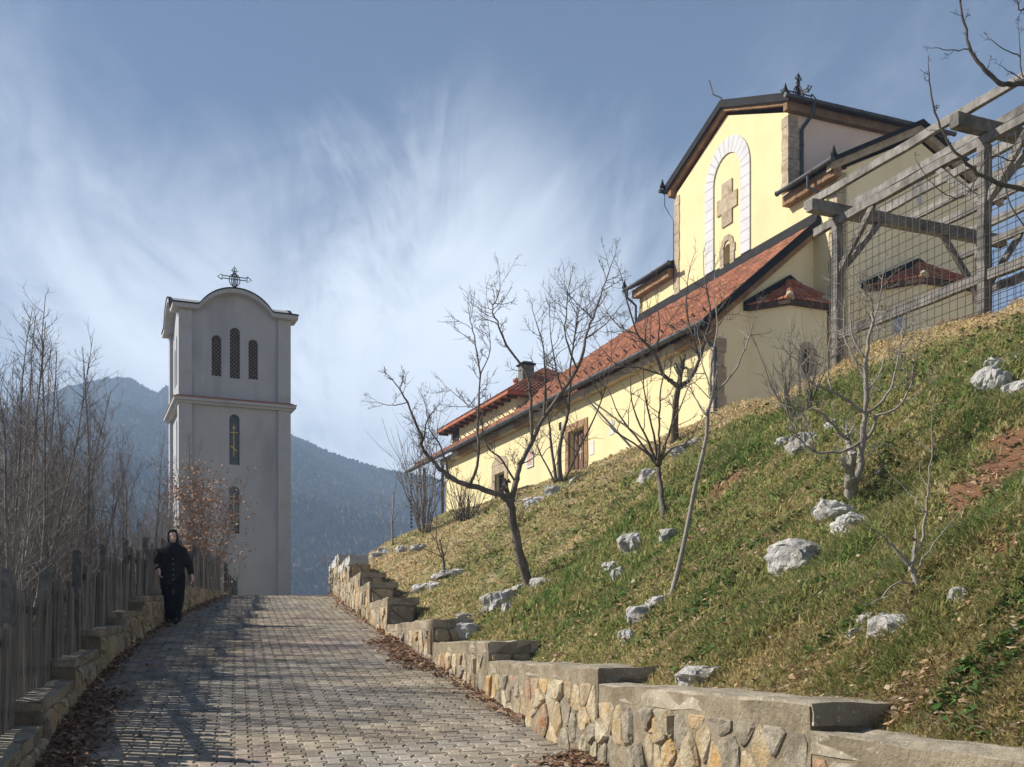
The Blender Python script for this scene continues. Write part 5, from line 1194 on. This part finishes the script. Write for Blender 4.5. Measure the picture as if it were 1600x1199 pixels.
# thicket behind the fence: a few grown patterns, then copies
def thicket_tree(label, seed, h, n, name='bare_sapling', leaves=False, loc=(0, 0, 0)):
    rng = random.Random(seed); t = empty(name, loc, label, 'sapling' if not leaves else 'tree', 'saplings in the thicket behind the fence' if not leaves else None); tb, cb = MB(), MB(); lv = []
    for i in range(n):
        a = rng.uniform(0, 6.283); sp = rng.uniform(.02, .34); d = Vector((math.cos(a) * sp, math.sin(a) * sp, 1)).normalized(); L_ = h * rng.uniform(.62, 1.0) * (1.0 if i else 1.08)
        pts = [Vector((math.cos(a) * .1, math.sin(a) * .1, -.4))]; k = 12
        for q in range(k):
            d = (d + Vector((rng.gauss(0, .045), rng.gauss(0, .045), .05))).normalized(); pts.append(pts[-1] + d * (L_ + .4) / k)
        r = rng.uniform(.018, .034) * (1.3 if i == 0 else .9); tb.tube([p + Vector(loc) for p in pts], [r * (1 - .86 * q / k) for q in range(k + 1)], 5, cap=False)
        for q in range(int(L_ * 13)):
            f = rng.uniform(.16, 1) ** .8; j = min(k - 1, int(f * k)); p = pts[j].lerp(pts[j + 1], rng.random()); s = Vector((rng.gauss(0, 1), rng.gauss(0, 1), rng.gauss(.35, .4))).normalized()
            twig(cb, p + Vector(loc), s * .9 + d * .55, rng.uniform(.25, 1.15) * (1.15 - .8 * f), .0055 * (1.3 - f * .6), rng, 1, .30, .13, 0, 3, 4)
            if leaves:
                for _ in range(7):
                    if p.z < h * .86: lv.append(p + s * rng.uniform(.1, .9) + Vector((rng.gauss(0, .12), rng.gauss(0, .12), rng.gauss(0, .12))))
    tb.build('trunk', M['bark_thicket'], t, fix=False); cb.build('crown', M['bark_thicket'], t, fix=False)
    if leaves:
        lb = MB()
        for p in lv:
            u = Vector((rng.gauss(0, 1), rng.gauss(0, 1), rng.gauss(0, 1))).normalized() * .042; w = u.orthogonal().normalized() * .028; p = p + Vector(loc)
            lb.add([p - u, p + w, p + u, p - w], [(0, 1, 2, 3)])
        tag(lb.build('leaves', M['red_leaf'], t, fix=False), kind='stuff')
    return t
TL = 'bare grey sapling in the dense thicket behind the wooden fence'
protos = [thicket_tree(TL, 100 + i, h, n) for i, (h, n) in enumerate(((5.0, 7), (4.6, 9), (4.2, 6), (3.6, 10), (5.4, 5)))]
tr_ = random.Random(77); places = []
for (px, Y, hh, pr) in ((-40, 9.5, .72, 0), (12, 10.4, .75, 4), (58, 11.6, .88, 0), (92, 13.2, .84, 1), (126, 14.5, .80, 4), (150, 16.2, .95, 2), (176, 18, .86, 1), (205, 20.5, .78, 0), (228, 23, .78, 2), (34, 12.5, .95, 3), (110, 17, 1.0, 3), (2, 14, .95, 1), (240, 26, .9, 3), (-70, 12, .9, 2)):
    places.append(((px - 800) / FPX * Y, Y, hh, pr))
for _ in range(52):
    Y = tr_.uniform(12, 38); x0 = float(XL(min(Y, 27))) - tr_.uniform(1.6, 7.5); places.append((x0, Y, tr_.uniform(.7, .98), tr_.randrange(5)))
used = set(); ORD = ['first', 'second', 'third', 'fourth', 'fifth', 'sixth', 'seventh', 'eighth', 'ninth', 'tenth', 'eleventh', 'twelfth', 'thirteenth', 'fourteenth']
front = sorted(range(14), key=lambda i: places[i][0] / places[i][1])
for ip, (x, Y, hh, pr) in enumerate(places):
    lab = ('%s bare sapling from the left edge in the row just behind the fence' % ORD[front.index(ip)]) if ip < 14 else TL
    x = min(x, float(XL(Y)) - .95); z = float(bank(x, Y)); zt = EYE + (HORIZON - (465 + max(0, (x / Y * FPX + 800)) * .62)) / Y * 0
    if pr not in used:
        used.add(pr); protos[pr].location = (x, Y, z); protos[pr].scale = (hh,) * 3; protos[pr].rotation_euler = (0, 0, tr_.uniform(0, 6.28)); protos[pr]['label'] = lab
    else: copy_tree(protos[pr], (x, Y, z), tr_.uniform(0, 6.28), hh, lab)
xr, Yr_ = -8.15, 28.0
thicket_tree('bare tree with clinging russet leaves in front of the bell tower', 140, 4.2, 8, 'leafy_tree', True, (xr, Yr_, float(bank(xr, Yr_)) - .2))
thicket_tree('slim bare tree between the thicket and the bell tower corner', 141, 4.9, 3, 'bare_tree', False, (-8.6, 29.2, float(bank(-8.6, 29.2)) - .2))['group'] = ''

# ------------------------------------------------------------------ limestone rocks on the slope
ROCKS = [(1252, 862, 76, 46, 'large split white boulder in the grass below the twin-stemmed tree'), (1337, 818, 50, 42, 'tilted white rock to the lower right of the twin-stemmed tree'), (1308, 796, 54, 28, 'pale mossy slab at the foot of the twin-stemmed tree'),
    (1257, 690, 36, 36, 'round pale rock behind the arching branch of the twin-stemmed tree'), (1303, 662, 22, 15, 'small grey stone just below the side apse shrub'), (1226, 690, 24, 14, 'flat tan stone left of the round pale rock'),
    (1548, 592, 46, 46, 'big cream rock under the brow at the far right'), (1560, 571, 36, 20, 'cream stone lying on top of the big rock at right'), (1592, 606, 40, 30, 'cream boulder cut by the right edge of the photo'), (1594, 556, 22, 12, 'small flat stone above the cream boulders at right edge'),
    (1400, 975, 62, 40, 'pointed grey rock beside the foot of the small sapling'), (1356, 966, 26, 22, 'grey stone left of the pointed grey rock'), (1338, 990, 30, 16, 'low tan stone lying below the pointed grey rock'), (1497, 932, 22, 40, 'upright cream stone right of the small sapling'),
    (1105, 1048, 72, 26, 'low white rock just above the concrete step of the wall'), (1045, 836, 26, 28, 'pale leaning stone near the foot of the multi-stemmed young tree'), (988, 846, 30, 36, 'slanting pale stone left of the multi-stemmed young tree'),
    (955, 884, 22, 20, 'upper of two small pale stones in mid slope'), (967, 895, 20, 28, 'lower of two small pale stones in mid slope'), (1000, 956, 36, 28, 'pale rock left of the base of the leaning sapling'), (982, 992, 22, 18, 'small grey stone below the leaning sapling'), (1034, 938, 34, 14, 'flat stone at the base of the leaning sapling'),
    (1012, 742, 24, 24, 'grey stone above the multi-stemmed young tree'), (783, 936, 46, 34, 'long slanted grey rock at the left foot of the large fruit tree'), (740, 982, 42, 24, 'squat white rock by the wall end below the large fruit tree'), (730, 962, 26, 14, 'grey stone lying on the squat white rock'), (850, 910, 32, 18, 'grey rock at the right foot of the large fruit tree'),
    (812, 917, 20, 12, 'small stone touching the trunk base of the large fruit tree'), (793, 948, 14, 22, 'narrow upright stone below the large fruit tree'), (660, 916, 24, 14, 'white stone left of the small reddish young tree'), (682, 913, 20, 12, 'pale stone between white stone and the small reddish young tree'), (722, 893, 28, 10, 'flat white stone right of the small reddish young tree'), (692, 897, 26, 10, 'stones at the foot of the small reddish young tree'),
    (628, 858, 16, 14, 'rounded pale stone near the lone pale sapling'), (652, 854, 18, 10, 'small pale stone right of the lone pale sapling'), (601, 860, 20, 10, 'pale stone on the bank edge left of the lone pale sapling'), (587, 867, 14, 9, 'outermost pale stone at the left end of the bank'),
    (870, 766, 28, 14, 'grey rock below the bare tree at the church door'), (900, 748, 16, 10, 'small stone at the threshold of the church door'), (835, 781, 28, 18, 'slanting grey rock in front of the church wall left of the door'), (1064, 706, 28, 14, 'grey stone at the right foot of the dark fruit tree by the church'), (1082, 691, 36, 10, 'flat brownish rock under the eave corner downpipe')]
rr_ = random.Random(4)
for i, (px, py, w, h, lab) in enumerate(ROCKS):
    p = hit(px, py + h * .35); s = p.y / FPX; a, c = w * s * .66, h * s * .82; bm = bmesh.new(); bmesh.ops.create_icosphere(bm, subdivisions=4, radius=1); o = Vector((i * 3.7, i * 1.3, 0))
    tilt = rr_.uniform(-.35, .35)
    for v in bm.verts:
        q = v.co.copy(); nn = mnoise.noise_vector(q * 1.1 + o) * .40 + mnoise.noise_vector(q * 2.6 + o) * .16 + mnoise.noise_vector(q * 6 + o) * .06 + mnoise.noise_vector(q * 14 + o) * .03 + q * (abs(mnoise.noise(q * 2.3 + o)) * .22 - .05)
        q += nn; q = Vector((q.x, q.y, q.z if q.z < .62 else .62 + (q.z - .62) * .45))
        x, z = q.x * a, q.z * c; v.co = Vector((x * math.cos(tilt) - z * math.sin(tilt), q.y * (a * .5 + c * .5), x * math.sin(tilt) + z * math.cos(tilt)))
    me = bpy.data.meshes.new('rock'); bm.to_mesh(me); bm.free()
    tag(link('rock', me, M['rock'], None, p + Vector((0, 0, c * .0)), rr_.uniform(-.2, .2)), lab, 'rock', 'limestone rocks in the grass')

# ------------------------------------------------------------------ grass, fallen leaves
gr = np.random.default_rng(12)
azb = np.linspace(-.2, .62, 260); yy = np.arange(2.8, 60, .15); AZ, YY = np.meshgrid(azb, yy, indexing='ij'); EL = (hill(AZ * YY, YY) - EYE) / YY
EL = np.where(AZ * YY > XW(YY) + .3, EL, -9); CM = np.maximum.accumulate(EL, 1)
def visible(X, Y, Z, tol=.012):
    i = np.clip(np.round((X / Y - azb[0]) / (azb[1] - azb[0])).astype(int), 0, len(azb) - 1); j = np.clip(((Y - 2.8) / .15).astype(int), 0, len(yy) - 1); return (Z - EYE) / Y >= CM[i, j] - tol
def scatter(n, ymax, power, xoff=.34):
    Y = (gr.random(n) * (ymax ** (1 - power) - 2.9 ** (1 - power)) + 2.9 ** (1 - power)) ** (1 / (1 - power)); lo_ = XW(Y) + xoff; hi_ = .50 * Y + .9
    X = lo_ + gr.random(n) * (hi_ - lo_); Z = hill(X, Y); k = visible(X, Y, Z) & (hi_ > lo_); return X[k], Y[k], Z[k]
TX, TY, TZ = scatter(170000, 50, 1.25)
keep = gr.random(len(TX)) > soil_mask(TX, TY) * 1.02; keep &= ((TX - C0.x) * W_.x + (TY - C0.y) * W_.y) < .2
TX, TY, TZ = TX[keep], TY[keep], TZ[keep]
nb = 7; n = len(TX) * nb
bx_ = np.repeat(TX, nb) + gr.normal(0, 1, n) * .03 * (1 + np.repeat(TY, nb) * .06); by_ = np.repeat(TY, nb) + gr.normal(0, 1, n) * .03 * (1 + np.repeat(TY, nb) * .06); bz_ = hill(bx_, by_) - .01
dry = dryness(bx_, by_); lush = np.clip(1 - dry, 0, 1); tuft = np.repeat(gr.uniform(.55, 1.35, len(TX)), nb)
hgt = (.030 + .075 * lush ** 1.2 + .05 * np.clip(dry - .75, 0, 1) * 2) * tuft * gr.uniform(.6, 1.3, n) * np.clip(patch(bx_ * 1.3, by_ * 1.3) * .35 + .95, .45, 1.5)
ang = gr.uniform(0, 6.283, n); lean = gr.uniform(.25, 1.1, n); dx = np.cos(ang) * lean * 1.15 - .12; dy = np.sin(ang) * lean * 1.15 - .05
wd = (.0028 + .00042 * by_) * gr.uniform(.7, 1.4, n); wx, wy = -np.sin(ang) * wd, np.cos(ang) * wd
Bp = np.stack([bx_, by_, bz_], 1); side = np.stack([wx, wy, np.zeros(n)], 1)
mid = Bp + np.stack([dx * hgt * .35, dy * hgt * .35, hgt * .62], 1); tip = Bp + np.stack([dx * hgt * 1.0, dy * hgt * 1.0, hgt * (1.0 - .25 * lean)], 1)
V = np.stack([Bp - side, Bp + side, mid - side * .8, mid + side * .8, tip], 1).reshape(-1, 3); b = (np.arange(n) * 5)[:, None]
F = np.concatenate([b + [[0, 1, 3]], b + [[0, 3, 2]], b + [[2, 3, 4]]], 0)
tc_ = turf_colour(bx_, by_, np.repeat(gr.random(len(TX)), nb) * .6 + gr.random(n) * .4) * gr.uniform(.7, 1.3, (n, 1)) * 1.15
tag(np_mesh('grass', V, F, M['grass'], np.repeat(tc_, 5, 0)), 'tufted green and straw coloured grass covering the slope', 'grass', kind='stuff')
def leaves(name, X, Y, Z, size, label, cols, lift=.03):
    n = len(X); a = gr.uniform(0, 6.283, n); s = gr.uniform(.6, 1.25, n) * size; tl_ = gr.uniform(-.7, .7, n); rl_ = gr.uniform(-.6, .6, n)
    u = np.stack([np.cos(a) * s, np.sin(a) * s, tl_ * s], 1); w = np.stack([-np.sin(a) * s * .55, np.cos(a) * s * .55, rl_ * s * .5], 1); c = np.stack([X, Y, Z + gr.random(n) * lift], 1)
    crease = np.stack([np.zeros(n), np.zeros(n), s * gr.uniform(-.3, .3, n)], 1)
    V = np.stack([c - u, c - u * .2 + w + crease, c + u, c - u * .2 - w + crease, c - u * .55 + w * .8, c - u * .55 - w * .8], 1).reshape(-1, 3); b = (np.arange(n) * 6)[:, None]
    F = np.concatenate([b + [[0, 4, 1]], b + [[0, 1, 2]], b + [[0, 2, 3]], b + [[0, 3, 5]]], 0); cols = np.array(cols); t = cols[gr.integers(0, len(cols), n)] * gr.uniform(.6, 1.25, (n, 1))
    return tag(np_mesh(name, V, F, M['litter'], np.repeat(t, 6, 0)), label, 'leaves', kind='stuff')
BR = [(.38, .25, .17), (.29, .18, .12), (.48, .35, .25), (.34, .23, .17), (.20, .125, .08)]
X, Y, Z = scatter(45000, 45, 1.2); k = gr.random(len(X)) < .25 + .5 * np.clip(patch(X * 1.5 - 2, Y * 1.5), 0, 1) + .35 * (Y > 14)
leaves('leaf_litter', X[k], Y[k], Z[k] + .02, .017 + .0011 * Y[k], 'dead beige leaves scattered through the grass of the slope', [(.46, .34, .22), (.40, .28, .18), (.52, .42, .30), (.30, .19, .12)], .06)
X, Y, Z = scatter(60000, 24, 1.3); k = gr.random(len(X)) < np.clip(patch(X * 2.3 + 5, Y * 2.3 - 3) * 1.6 - .35, 0, .8) * (dryness(X, Y) < .75)
leaves('weeds', X[k], Y[k], Z[k] + .02, .020 + .0010 * Y[k], 'low broad leaved green weeds growing among the grass', [(.06, .13, .035), (.09, .17, .05), (.05, .10, .035), (.11, .16, .06)], .07)
X, Y = [], []
def strip(n, y0, y1, fx_, d0, spread):
    y = gr.uniform(y0, y1, n); d = np.abs(gr.normal(0, spread, n)) + d0; return fx_(y) + (d if fx_ is XL else -d), y
for args in ((1700, 6.5, 11.0, XL, .02, .17), (350, 11.0, 14, XL, .02, .07), (420, 14, 26, XL, .02, .10), (1000, 12.6, 16.0, XW, .02, .17), (150, 9, 12.6, XW, .02, .07), (600, 6.4, 7.7, XW, .02, .14), (260, 16, 27, XW, .02, .10), (110, 5, 26, XL, .3, 1.2)):
    a, b = strip(*args); X.append(a); Y.append(b)
X, Y = np.concatenate(X), np.concatenate(Y); dl = np.minimum(np.abs(X - XL(Y)), np.abs(X - XW(Y))); Z = road_z(Y) + .025 + .05 * np.clip(1 - dl / .22, 0, 1)
leaves('fallen_leaves', X, Y, Z, .042 + 0 * Y, 'drifts of brown fallen leaves along both edges of the paved road', BR, .035)

# ------------------------------------------------------------------ the woman on the road
def rings(mb, R_, n=20):
    b = len(mb.v)
    for (x, y, z, rx, ry) in R_:
        for j in range(n): t = 2 * math.pi * j / n; mb.v.append((x + rx * math.cos(t), y + ry * math.sin(t), z))
    k = len(R_)
    for i in range(k - 1):
        for j in range(n): mb.f.append((b + i * n + j, b + i * n + (j + 1) % n, b + (i + 1) * n + (j + 1) % n, b + (i + 1) * n + j))
    mb.f.append(tuple(b + j for j in range(n))[::-1]); mb.f.append(tuple(b + (k - 1) * n + j for j in range(n)))
def limb_(mb, pts, rad, n=10):          # closed tapered limb with rounded ends
    pts = [Vector(p) for p in pts]; d0 = (pts[0] - pts[1]).normalized(); d1 = (pts[-1] - pts[-2]).normalized()
    pts = [pts[0] + d0 * rad[0] * .8, pts[0] + d0 * rad[0] * .4] + pts + [pts[-1] + d1 * rad[-1] * .4, pts[-1] + d1 * rad[-1] * .8]; rad = [rad[0] * .3, rad[0] * .85] + list(rad) + [rad[-1] * .85, rad[-1] * .3]
    mb.tube(pts, rad, n)
pz = float(road_z(18.7)) + .02; person = empty('person', (-5.83, 18.7, pz), 'person in black headscarf, black jacket and wide black trousers walking down the road', 'person'); person.rotation_euler = (0, 0, R(15))
def fuse(mb, name, mat, voxel, smooth=3, parent=person):
    me = mb.mesh('tmp'); o = bpy.data.objects.new('tmp', me); C.objects.link(o); m = o.modifiers.new('r', 'REMESH'); m.mode = 'VOXEL'; m.voxel_size = voxel
    s = o.modifiers.new('s', 'SMOOTH'); s.factor = .5; s.iterations = smooth
    dg = bpy.context.evaluated_depsgraph_get(); e = bpy.data.meshes.new_from_object(o.evaluated_get(dg)); e.name = name; bpy.data.objects.remove(o)
    e.polygons.foreach_set('use_smooth', [True] * len(e.polygons)); e.materials.clear(); e.materials.append(mat)
    q = bpy.data.objects.new(name, e); C.objects.link(q); q.parent = parent; return q
def hand(mb, w, d, side):               # palm, four fingers of unequal length lightly curled, thumb off the side
    w = Vector(w); d = Vector(d).normalized(); sdv = Vector((0, -1, 0)); sdv = (sdv - d * sdv.dot(d)).normalized(); cu = Vector((-side, -.1, 0))
    limb_(mb, [w - d * .02, w + d * .03, w + d * .075], [.024, .032, .030])
    for k, (o, l) in enumerate(((-.026, .070), (-.009, .080), (.009, .074), (.025, .058))):
        b = w + d * .075 - sdv * o; p1 = b + d * l * .45 + cu * .008; p2 = p1 + d * l * .3 + cu * .018; p3 = p2 + d * l * .12 + cu * .022; limb_(mb, [b - d * .02, p1, p2, p3], [.0105, .010, .0095, .008], 8)
    b = w + d * .02 + sdv * .025; limb_(mb, [b, b + d * .03 + sdv * .022, b + d * .062 + sdv * .022], [.013, .0115, .009], 8)
RA_, RE_, RH_ = (.168, 0, 1.285), (.262, .04, 1.06), (.315, -.06, .85); LA_, LE_, LH_ = (-.168, 0, 1.285), (-.25, .07, 1.07), (-.225, -.12, .935)
kR, aR, kL, aL = (.085, -.17, .47), (.045, -.21, .09), (-.08, .0, .46), (-.06, .14, .12)
body = MB()
rings(body, [(0, 0, .78, .10, .08), (0, 0, .86, .155, .11), (0, 0, 1.0, .135, .10), (0, 0, 1.2, .16, .105), (0, 0, 1.32, .15, .09), (0, .0, 1.37, .07, .06)])
limb_(body, [(0, .005, 1.34), (0, -.005, 1.43)], [.055, .05]); rings(body, [(0, -.02, 1.395, .03, .035), (0, -.022, 1.415, .045, .06), (0, -.018, 1.45, .060, .077), (0, -.012, 1.50, .069, .086), (0, -.005, 1.55, .071, .088), (0, 0, 1.59, .055, .068), (0, 0, 1.61, .02, .03)])
limb_(body, [(0, -.098, 1.515), (0, -.112, 1.475)], [.010, .014], 8)
for s in (-1, 1): limb_(body, [(s * .07, 0, 1.50), (s * .076, .01, 1.475)], [.012, .010], 6)
limb_(body, [RA_, RE_, RH_], [.055, .045, .028]); limb_(body, [LA_, LE_, LH_], [.055, .045, .028]); hand(body, RH_, (.12, -.08, -1), 1); hand(body, LH_, (.10, -.30, -.9), -1)
limb_(body, [(.085, 0, .84), kR, aR], [.085, .055, .04]); limb_(body, [(-.085, 0, .84), kL, aL], [.085, .055, .04])
fuse(body, 'body', M['skin'], .0065, 2)
tr2 = MB(); rings(tr2, [(0, 0, .60, .12, .12), (0, 0, .74, .185, .15), (0, 0, .9, .18, .14), (0, 0, 1.0, .14, .11)])
limb_(tr2, [(.09, 0, .84), kR, (.05, -.20, .20), (.048, -.20, .10)], [.125, .115, .098, .094], 14); limb_(tr2, [(-.09, 0, .84), kL, (-.06, .11, .22), (-.058, .12, .13)], [.125, .115, .098, .092], 14); fuse(tr2, 'trousers', M['navy_cloth'], .014, 3)
jk = MB(); rings(jk, [(0, 0, .665, .205, .165), (0, 0, .80, .212, .165), (0, 0, .95, .195, .145), (0, 0, 1.12, .20, .14), (0, 0, 1.27, .20, .125), (0, 0, 1.36, .14, .095), (0, 0, 1.41, .07, .07)])
limb_(jk, [RA_, RE_, (.303, -.04, .89)], [.068, .064, .054], 12); limb_(jk, [LA_, LE_, (-.233, -.09, .965)], [.068, .066, .056], 12); jacket = fuse(jk, 'jacket', M['black_cloth'], .012, 3)
for z in (1.12, 1.03, .94, .85, .77):
    mb = MB(); mb.lathe((0, 0, 0), [(0, -.004), (.011, -.003), (.011, .003), (0, .005)], 8); o = link('button', mb.mesh('button'), M['button'], person); o.location = (.01 + .02 * (1.12 - z), -.162 if z < .9 else -.150, z); o.rotation_euler = (R(90), 0, 0); o.parent = jacket
# headscarf: hood with an open face, falling over the shoulders
hd = MB(); n = 28; prof_ = [(1.645, .012, .012, .005), (1.635, .045, .055, .005), (1.60, .078, .092, .005), (1.55, .092, .108, .002), (1.50, .094, .108, 0), (1.45, .094, .102, -.002), (1.41, .100, .098, -.004), (1.375, .135, .115, .0), (1.33, .215, .140, 0), (1.26, .252, .160, 0), (1.18, .262, .175, 0), (1.10, .245, .178, 0)]
for lay in (0, 1):
    for z, rx, ry, cy in prof_:
        for j in range(n):
            t = 2 * math.pi * j / n; k_ = 1 - .10 * lay; drop = (.10 * math.cos(t) - .04) * max(0, (1.33 - z) / .23) ; fold = 1 + (.018 * math.sin(5 * t + z * 9) if z < 1.35 else 0)
            hd.v.append((rx * k_ * fold * math.cos(t), cy + ry * k_ * fold * math.sin(t) - (.006 if z < 1.42 else 0), z - drop))
m_ = len(prof_); off_ = m_ * n
def openf(i, j): t = 2 * math.pi * (j + .5) / n; z = (prof_[i][0] + prof_[i + 1][0]) / 2; return abs(((t - 1.5 * math.pi + math.pi) % (2 * math.pi)) - math.pi) < .82 and 1.415 < z < 1.60
for i in range(m_ - 1):
    for j in range(n):
        if openf(i, j): continue
        a, b = i * n + j, i * n + (j + 1) % n; hd.f.append((a, b, b + n, a + n)); hd.f.append((off_ + a, off_ + a + n, off_ + b + n, off_ + b))
        for di, dj, e in ((-1, 0, (a, b)), (1, 0, (a + n, b + n)), (0, -1, (a, a + n)), (0, 1, (b, b + n))):
            i2, j2 = i + di, (j + dj) % n
            if (0 <= i2 < m_ - 1 and openf(i2, j2)) or i2 == m_ - 1: hd.f.append((e[0], e[1], off_ + e[1], off_ + e[0]))
o = link('headscarf', hd.mesh('headscarf', smooth=True), M['black_cloth'], person)
for s in (-1, 1):
    e = MB(); limb_(e, [(s * .030 - .010, -.088, 1.508), (s * .030 + .010, -.088, 1.508)], [.0055, .0055], 6); link('eye', e.mesh('eye'), M['eye'], person)
    e = MB(); limb_(e, [(s * .030 - .015, -.092, 1.527), (s * .030 + .015, -.088, 1.526)], [.004, .003], 6); link('eyebrow', e.mesh('eyebrow'), M['bark_dark'], person)
e = MB(); limb_(e, [(-.026, -.086, 1.447), (-.012, -.096, 1.441), (.012, -.096, 1.441), (.026, -.086, 1.447)], [.004, .007, .007, .004], 8); link('mouth', e.mesh('mouth'), M['lip'], person)
e = MB(); limb_(e, [(-.016, -.099, 1.4435), (.016, -.099, 1.4435)], [.0035, .0035], 6); link('teeth', e.mesh('teeth'), M['teeth'], person)
def shoe(ank, toe_up, yaw):
    s = MB(); a = Vector(ank); y0 = a.y; z0 = 0 if toe_up >= 0 else .03
    for i, (dy, z, rx, rz_s) in enumerate(((.07, .035, .028, .034), (.03, .042, .040, .044), (-.04, .042, .044, .042), (-.11, .034, .046, .034), (-.16, .026, .036, .026))): pass
    limb_(s, [(a.x, y0 + .05, z0 + .042), (a.x, y0 - .03, z0 + .045), (a.x + yaw * .5, y0 - .10, z0 + .040 + toe_up * .6), (a.x + yaw, y0 - .155, z0 + .036 + toe_up)], [.038, .046, .044, .034], 12); limb_(s, [(a.x, y0 + .02, z0 + .05), (a.x, y0 + .01, z0 + .13)], [.042, .042], 10)
    fuse(s, 'shoe', M['shoe'], .009, 2)
shoe((.045, -.20, 0), .045, .02); shoe((-.06, .13, 0), -.01, -.01)
